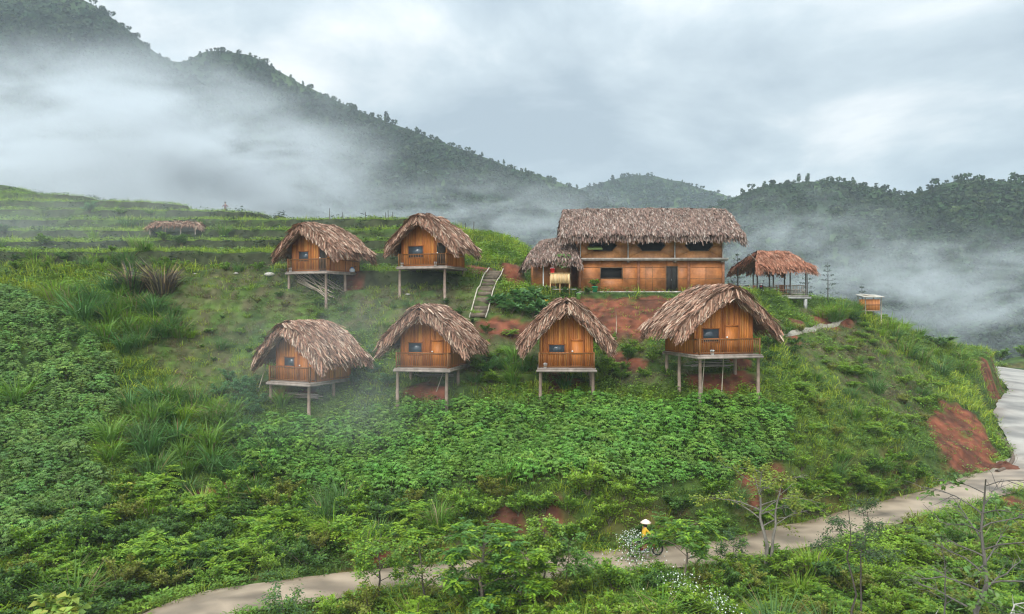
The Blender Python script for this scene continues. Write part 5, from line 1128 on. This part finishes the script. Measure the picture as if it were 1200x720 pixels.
tree('feathery_tree', 'feathery tree with spreading fronds right of the bushiest tree', gb(606, 30.4), 3.2, .08, 11, 1.4, .36, .11, 9, BRIGHT, MID, 204, MIDB, crown_from=.3, frond=True, lean=(.3, 0))
tree('roadside_tree', 'yellow-green round-topped tree in front of the red hollow', gb(636, 31.4), 3.7, .06, 11, .95, .12, .075, 30, (.15, .24, .04), BRIGHT, 205, MIDB, crown_from=.5)
tree('roadside_tree', 'small thin-stemmed tree just right of the round-topped tree', gb(663, 32.0), 2.6, .045, 10, 1.0, .14, .07, 20, (.10, .20, .04), MID, 206, MIDB, crown_from=.4)
tree('roadside_tree', 'bright umbrella-shaped tree right of the loaded motorbike', gb(803, 33.2), 3.2, .07, 14, 1.25, .32, .10, 8, (.105, .215, .035), BRIGHT, 207, MIDB, crown_from=.45, frond=True)
tree('pale_tree', 'tall pale-barked tree with thin yellow-green crown by the road', gb(897, 35.8), 5.2, .11, 13, 2.1, .12, .075, 22, (.20, .26, .03), OLIVE, 208, PALEB, lean=(-.6, 0), crown_from=.42, bare=.12)
tree('pale_tree', 'bare forked pale tree leaning right beside the yellow-green tree', gb(903, 35.6), 5.0, .09, 6, 1.9, .12, .07, 8, OLIVE, MID, 209, PALEB, lean=(.5, 0), crown_from=.45, bare=.8)
tree('dark_sapling', 'thin dark twisted sapling with sparse leaves, left of a pair', gb(997, 29.6), 6.3, .055, 9, 1.6, .09, .045, 30, (.055, .085, .035), DEEP, 210, DARKB, crown_from=.62, bare=.25, wig=.06, up=.35)
tree('dark_sapling', 'thin dark twisted sapling with sparse leaves, right of a pair', gb(1012, 31.2), 5.9, .05, 8, 1.7, .09, .045, 24, (.055, .085, .035), DEEP, 211, DARKB, crown_from=.6, bare=.4, wig=.06, up=.35)
tree('dead_tree', 'tall dead tree with bare dark branches at the lower right', gb(1131, 27.4), 8.4, .13, 19, 2.3, .2, .11, 6, (.12, .20, .05), MID, 212, (.115, .10, .085), crown_from=.3, bare=.78, twigs=7, up=.55)
tree('dead_tree', 'thin bare grey sapling at the right edge of the slope', gb(1105, 29.5), 4.6, .05, 8, 1.2, .15, .08, 6, MID, MID, 213, (.12, .10, .09), crown_from=.4, bare=.8)
tree('sapling', 'small leafy sapling on the road edge below the pale trees', gb(858, 35.2), 1.7, .03, 8, .7, .12, .05, 14, (.07, .13, .05), MID, 214, DARKB, crown_from=.2)
tree('sapling', 'low spreading sapling at the lower edge of the road on the left', gb(330, 29.4), 1.9, .03, 8, .9, .13, .05, 10, (.075, .15, .05), MID, 215, DARKB, crown_from=.3)
# fallen pale branches at the lower right
for i, (px, Y, ln, a, rise) in enumerate(((1150, 29.0, 3.2, .1, .9), (1165, 30.0, 3.0, -.35, .6), (1110, 28.6, 2.6, 2.9, .7), (1160, 28.2, 2.4, .5, 1.4))):
    b = gb(px, Y); b[2] += .9; r = np.random.default_rng(300 + i); g = Geo(); q = np.linspace(0, 1, 8)
    P = np.stack([np.cos(a) * ln * q, np.sin(a) * ln * q * .5, rise * np.sin(q * 2.2)], 1) + np.cumsum(r.normal(0, .07, (8, 3)), 0); g.tube(P, np.linspace(.05, .015, 8), 5, (.42, .39, .35))
    for k in range(5): j = r.integers(2, 8); d = r.normal(0, 1, 3) * [.6, .6, .5]; g.tube([P[j], P[j] + d * .5, P[j] + d], [.022, .016, .008], 4, (.42, .39, .35))
    o = g.build('dead_branch', BARK); o.location = b; tag(o, 'pale bare fallen branch lying over the bushes at the lower right', 'branch', 'fallen pale branches')
# white-flowered shrubs
for px, py, s, lab in ((746, 672, 1.0, 'white-flowered shrub in front of the loaded motorbike'), (795, 690, .9, 'white-flowered shrub below the umbrella-shaped tree'), (842, 708, .7, 'small white-flowered shrub near the bottom edge')):
    p = gb(px, {672: 33.3, 690: 31.5, 708: 30.2}[py]); e = flower_bundle('flowering_shrub', lab, p + [0, 0, .9], 150, (.5 * s, .45 * s, .42 * s), np.random.default_rng(px), 'shrub', MID); 
# young conifers on the spur
def conifer(label, px, Y, h, seed):
    r = np.random.default_rng(seed); x = (px - HX) * Y / F; e = empty('young_conifer', (x, Y, float(ground(x, Y))), 0, label, 'tree'); t = Geo(); l = Geo(); t.tube([[0, 0, -.3], [.03, 0, h * .5], [0, 0, h]], [.055, .04, .012], 6, (.07, .06, .05))
    for z in np.arange(h * .2, h * .97, .46):
        rad = (1.05 - z / h) * h * .36 * r.uniform(.7, 1.2)
        for k in range(4):
            a = r.uniform(0, 2 * pi); P = np.array([[0, 0, z], [cos(a) * rad * .5, sin(a) * rad * .5, z - .03], [cos(a) * rad, sin(a) * rad, z + .12]]); t.tube(P, [.018, .012, .006], 4, (.07, .06, .05))
            m = int(r.integers(3, 12)); u = r.uniform(.35, 1, (m, 1)); B = P[0] * (1 - u) + P[2] * u; l.leaves(B, r.normal(0, 1, (m, 3)) + [cos(a), sin(a), .4], r.normal(0, 1, (m, 3)), .2, .05, jitc((.045, .075, .04), m, r))
    t.build('trunk', BARK, e); l.build('crown', LEAF, e)
conifer('sparse young conifer right of the pavilion', 970, 74.5, 4.0, 1); conifer('sparse young conifer behind the railing of the pavilion', 946, 76, 3.6, 2); conifer('sparse young conifer behind the parked motorbikes', 864, 75, 4.4, 3); conifer('small conifer beside the tiny box shed', 1010, 76, 2.6, 4)

# ------------------------------------------------------------------ crops and ground cover (uncountable)
def cassava(r, n=84):
    g = Geo(); a = r.uniform(0, 2 * pi, n); rad = .56 * np.sqrt(r.random(n)); z = .95 - .6 * (rad / .56) ** 2 * r.uniform(.3, 1, n) + r.normal(0, .06, n); z -= (r.random(n) < .3) * r.uniform(.1, .5, n)
    P = np.stack([np.cos(a) * rad, np.sin(a) * rad, z], 1); o = np.stack([np.cos(a), np.sin(a), np.zeros(n)], 1)
    base = jitc((.112, .235, .042), n, r, .34, .1)
    for k, th in enumerate((-1.25, -.65, 0, .65, 1.25)):
        D = np.stack([o[:, 0] * cos(th) - o[:, 1] * sin(th), o[:, 0] * sin(th) + o[:, 1] * cos(th), np.full(n, -.22) + r.normal(0, .15, n)], 1)
        g.leaves(P, D, np.array([0, 0, 1.0]) + o * .35 + r.normal(0, .2, (n, 3)), r.uniform(.12, .20, n) * (1.1 - .15 * abs(k - 2)), r.uniform(.04, .06, n), base * r.uniform(.92, 1.08, (n, 1)), .3)
    g.tube([[0, 0, -.1], [0, 0, .8]], [.025, .015], 4, (.12, .09, .06)); return g.arrays()
CT = [cassava(np.random.default_rng(400 + k)) for k in range(6)]
def crop(poly, name, label, step, sc0, tint):
    xs_ = [p[0] for p in poly]; ys_ = [p[1] for p in poly]; X_, Y_ = np.meshgrid(np.arange(min(xs_), max(xs_), step), np.arange(min(ys_), max(ys_), step)); X_ = X_.ravel() + rng.normal(0, step * .3, X_.size); Y_ = Y_.ravel() + rng.normal(0, step * .3, Y_.size)
    m_ = in_poly(X_, Y_, poly); X_ = X_[m_]; Y_ = Y_[m_]; k = len(X_)
    P = np.stack([X_, Y_, ground(X_, Y_)], 1); big = .75 + .55 * fbm(X_ / 3, Y_ / 3, 91)
    tn = np.array(tint)[None] * (.75 + .5 * fbm(X_ / 4, Y_ / 4, 95))[:, None] * rng.uniform(.8, 1.2, (k, 1)) * np.stack([rng.uniform(.9, 1.25, k), np.ones(k), rng.uniform(.85, 1.1, k)], 1)
    g = Geo(); scatter(g, CT, P, rng.uniform(0, 6.28, k), sc0 * big * rng.uniform(.85, 1.15, k), tn); o = g.build(name, LEAF); tag(o, label, 'crop', kind='stuff'); return k
n1_ = crop(FIELDS[0], 'cassava_crop', 'dense leafy cassava crop covering the slope below the lower huts', .72, 1.12, (1.0, 1.05, .8))
n2_ = crop(FIELDS[1], 'cassava_crop', 'dense blue-green cassava crop covering the slope at the left', .78, 1.0, (1.0, .95, 1.05))
print('cassava', n1_, n2_)

def tuft(r, n, h, w): return grass_tuft(r, n, h, w, .5, (1, 1, 1), .8, 0).arrays()
GT = [tuft(np.random.default_rng(500 + k), 9, .42, .022) for k in range(4)]
def weed(r, n):
    g = Geo(); a = r.uniform(0, 2 * pi, n); P = np.stack([np.cos(a) * r.uniform(0, .22, n), np.sin(a) * r.uniform(0, .22, n), r.uniform(.03, .34, n)], 1)
    g.leaves(P, np.stack([np.cos(a), np.sin(a), r.uniform(-.2, .6, n)], 1), np.array([0, 0, 1.0]) + r.normal(0, .3, (n, 3)), r.uniform(.09, .2, n), r.uniform(.04, .085, n), np.ones((n, 3)) * r.uniform(.75, 1.25, (n, 1))); return g.arrays()
WT = [weed(np.random.default_rng(520 + k), 12) for k in range(4)]
def cover(n, ylo, yhi, pw):
    Y_ = ylo + (yhi - ylo) * rng.random(n) ** pw; X_ = Y_ * rng.uniform(-.80, .82, n); k = (X_ > -70) & (X_ < 74); return X_[k], Y_[k]
def ground_cover(name, label, temps, n, s0, s1, palette, seed, keep_red=.20):
    X_, Y_ = cover(n, 25, 112, 1.15)
    rd_ = road_dist(X_, Y_); ok = (rd_ > -.25 + .6 * rng.random(len(X_))); rdn = redness(X_, Y_); ok &= (rdn < .35) | (rng.random(len(X_)) < keep_red)
    for p in FIELDS: ok &= ~in_poly(X_, Y_, p) | (rng.random(len(X_)) < .15)
    tq = np.clip(((X_ - o_st[0]) * d_st[0] + (Y_ - o_st[1]) * d_st[1]) / (d_st[0] ** 2 + d_st[1] ** 2), 0, 1); ok &= np.hypot(X_ - o_st[0] - tq * d_st[0], Y_ - o_st[1] - tq * d_st[1]) > .85
    hx = np.abs(X_ - HOUSE[0]) < 6.6; ok &= ~(hx & (Y_ > 65.4) & (Y_ < 73.5)); ok &= ~((np.abs(X_ - HOUSE[0]) < 7.2) & (Y_ > 62.6) & (Y_ < 65.6) & (rng.random(len(X_)) < .88))
    ok &= ~((np.abs(X_ - kr.location.x) < 2.0) & (np.abs(Y_ - kr.location.y) < 2))
    tm_, tf = terrace(X_, Y_); ok &= ~((tm_ > .5) & (tf < .14) & (rng.random(len(X_)) < (.9 if name == 'wild_grass' else .40)))
    X_ = X_[ok]; Y_ = Y_[ok]; d_ = dryness(X_, Y_); k = len(X_); thin_ = rng.random(k) > d_ * .2; X_ = X_[thin_]; Y_ = Y_[thin_]; d_ = d_[thin_]; k = len(X_)
    P = np.stack([X_, Y_, ground(X_, Y_) - .02], 1); pal = np.array(palette); f = fbm(X_ / 5, Y_ / 5, seed); f2 = fbm(X_ / 1.6, Y_ / 1.6, seed + 3)
    i = np.clip(((f * .65 + f2 * .35 - .28) / .44 * len(pal)).astype(int), 0, len(pal) - 1); c = pal[i] * rng.uniform(.7, 1.3, (k, 1))
    m_ = rng.random(k) < d_ * .55 * sstep(.3, .6, fbm(X_ / 2.5, Y_ / 2.5, seed + 7)) * 1.5; c[m_] = np.array([.15, .115, .058]) * rng.uniform(.6, 1.3, (int(m_.sum()), 1))
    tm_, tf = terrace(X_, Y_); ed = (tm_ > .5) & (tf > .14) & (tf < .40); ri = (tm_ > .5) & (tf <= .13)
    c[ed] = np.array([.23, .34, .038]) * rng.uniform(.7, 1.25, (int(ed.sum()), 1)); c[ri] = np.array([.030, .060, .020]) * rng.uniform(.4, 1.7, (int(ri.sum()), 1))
    sz = rng.uniform(s0, s1, k) * (.6 + .8 * f) * np.where(Y_ > 60, 1.25, 1.0) * (1 - .4 * d_) * np.where(redness(X_, Y_) > .35, .55, 1)
    sz = np.where(tm_ > .5, sz * np.where(tf <= .13, 1.15 if name == 'low_weeds' else .6, np.where(tf < .4, .62, .85)) * rng.uniform(.7, 1.3, k), sz)
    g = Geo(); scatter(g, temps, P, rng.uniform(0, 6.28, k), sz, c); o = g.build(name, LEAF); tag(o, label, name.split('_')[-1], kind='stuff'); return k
k1 = ground_cover('wild_grass', 'rough green grass growing over the open slopes', GT, 80000, .6, 1.6, [(.09, .15, .02), (.13, .205, .022), (.18, .26, .024), (.22, .31, .026), (.26, .34, .028), (.21, .285, .026)], 601)
k2 = ground_cover('low_weeds', 'low leafy weeds covering the banks and slopes', WT, 92000, .6, 1.6, [DEEP, (.08, .15, .022), MID, (.14, .235, .025), BRIGHT], 631)
print('cover', k1, k2)

# ------------------------------------------------------------------ air and mist
def volume_mat(name, dens, c=(.835, .875, .905), noise=None):
    m = bpy.data.materials.new(name); m.use_nodes = True; t = m.node_tree; n = t.nodes; l = t.links; n.clear()
    o = n.new('ShaderNodeOutputMaterial'); v = n.new('ShaderNodeVolumePrincipled'); v.inputs['Color'].default_value = (*c, 1); v.inputs['Density'].default_value = dens; v.inputs['Anisotropy'].default_value = 0.0
    l.new(v.outputs[0], o.inputs['Volume'])
    if noise:
        sc_, lo, hi, seed, zb, stretch = noise
        tcn = n.new('ShaderNodeTexCoord'); mp = n.new('ShaderNodeMapping'); mp.inputs['Scale'].default_value = stretch; mp.inputs['Location'].default_value = (seed, seed * .7, seed * .3); l.new(tcn.outputs['Object'], mp.inputs[0])
        nz_ = n.new('ShaderNodeTexNoise'); nz_.inputs['Scale'].default_value = sc_; nz_.inputs['Detail'].default_value = 7; nz_.inputs['Roughness'].default_value = .60; nz_.inputs['Distortion'].default_value = .9; l.new(mp.outputs[0], nz_.inputs['Vector'])
        r1 = n.new('ShaderNodeMapRange'); r1.inputs[1].default_value = lo; r1.inputs[2].default_value = hi; r1.interpolation_type = 'SMOOTHSTEP'; l.new(nz_.outputs[0], r1.inputs[0])
        ln_ = n.new('ShaderNodeVectorMath'); ln_.operation = 'LENGTH'; l.new(tcn.outputs['Object'], ln_.inputs[0])
        r2 = n.new('ShaderNodeMapRange'); r2.inputs[1].default_value = 1.0; r2.inputs[2].default_value = .15; r2.interpolation_type = 'SMOOTHSTEP'; l.new(ln_.outputs['Value'], r2.inputs[0])
        mu = n.new('ShaderNodeMath'); mu.operation = 'MULTIPLY'; l.new(r1.outputs[0], mu.inputs[0]); l.new(r2.outputs[0], mu.inputs[1])
        m2 = n.new('ShaderNodeMath'); m2.operation = 'MULTIPLY'; l.new(mu.outputs[0], m2.inputs[0]); m2.inputs[1].default_value = dens; l.new(m2.outputs[0], v.inputs['Density'])
    return m
def ellipsoid(name, c, rad, mat_, label, rz=0):
    g = Geo(); th = np.linspace(-pi / 2, pi / 2, 13); g.lathe((0, 0, 0), [(max(cos(a), .0001), sin(a)) for a in th], 20)
    o = g.build(name, mat_); o.location = c; o.scale = rad; o.rotation_euler = (0, 0, rz); tag(o, label, 'mist', kind='stuff'); return o
g = Geo(); g.box((0, 900, 90), (3100, 2040, 320)); hz_ = g.build('haze', volume_mat('haze_air', .00030, c=(.80, .90, .98))); tag(hz_, 'thin bluish haze filling the valley air', 'haze', kind='stuff')
MISTS = [   # centre (px, py, Y), radii, density, noise
 ((140, 215, 230), (100, 70, 46), .075, (2.4, .40, .60, 1.3, 0, (1, 1, 1.3)), 'thick white mist bank behind the terraces at the left'),
 ((20, 150, 330), (100, 70, 42), .012, (2.6, .38, .64, 4.1, 0, (1, 1, 1)), 'thin mist drifting up the left mountain side'),
 ((310, 225, 260), (62, 50, 36), .034, (2.6, .43, .62, 7.7, 0, (1, 1, 1)), 'mist plume rising behind the upper left hut'),
 ((560, 262, 200), (56, 40, 17), .030, (2.8, .44, .62, 2.9, 0, (1, 1, 1)), 'low mist behind the upper huts'),
 ((930, 300, 220), (46, 45, 24), .019, (2.8, .45, .62, 5.3, 0, (1, 1, 1)), 'mist wisps rising behind the pavilion'),
 ((1100, 345, 180), (50, 40, 20), .032, (2.8, .44, .62, 8.9, 0, (1, 1, 1)), 'mist lying over the valley at the right'),
 ((90, 275, 78), (36, 20, 12), .019, (2.2, .36, .72, 3.3, 0, (1, 1, 1)), 'thin mist over the crop field at the left'),
 ((395, 430, 47), (11, 7, 9), .035, (2.2, .36, .74, 6.2, 0, (1, 1, .7)), 'thin smoke-like mist in front of the lower left hut'),
]
for (c, rad, dn, nzp, lab) in MISTS: ellipsoid('mist', at(*c), rad, volume_mat('mist_vapour', dn, noise=nzp), lab)
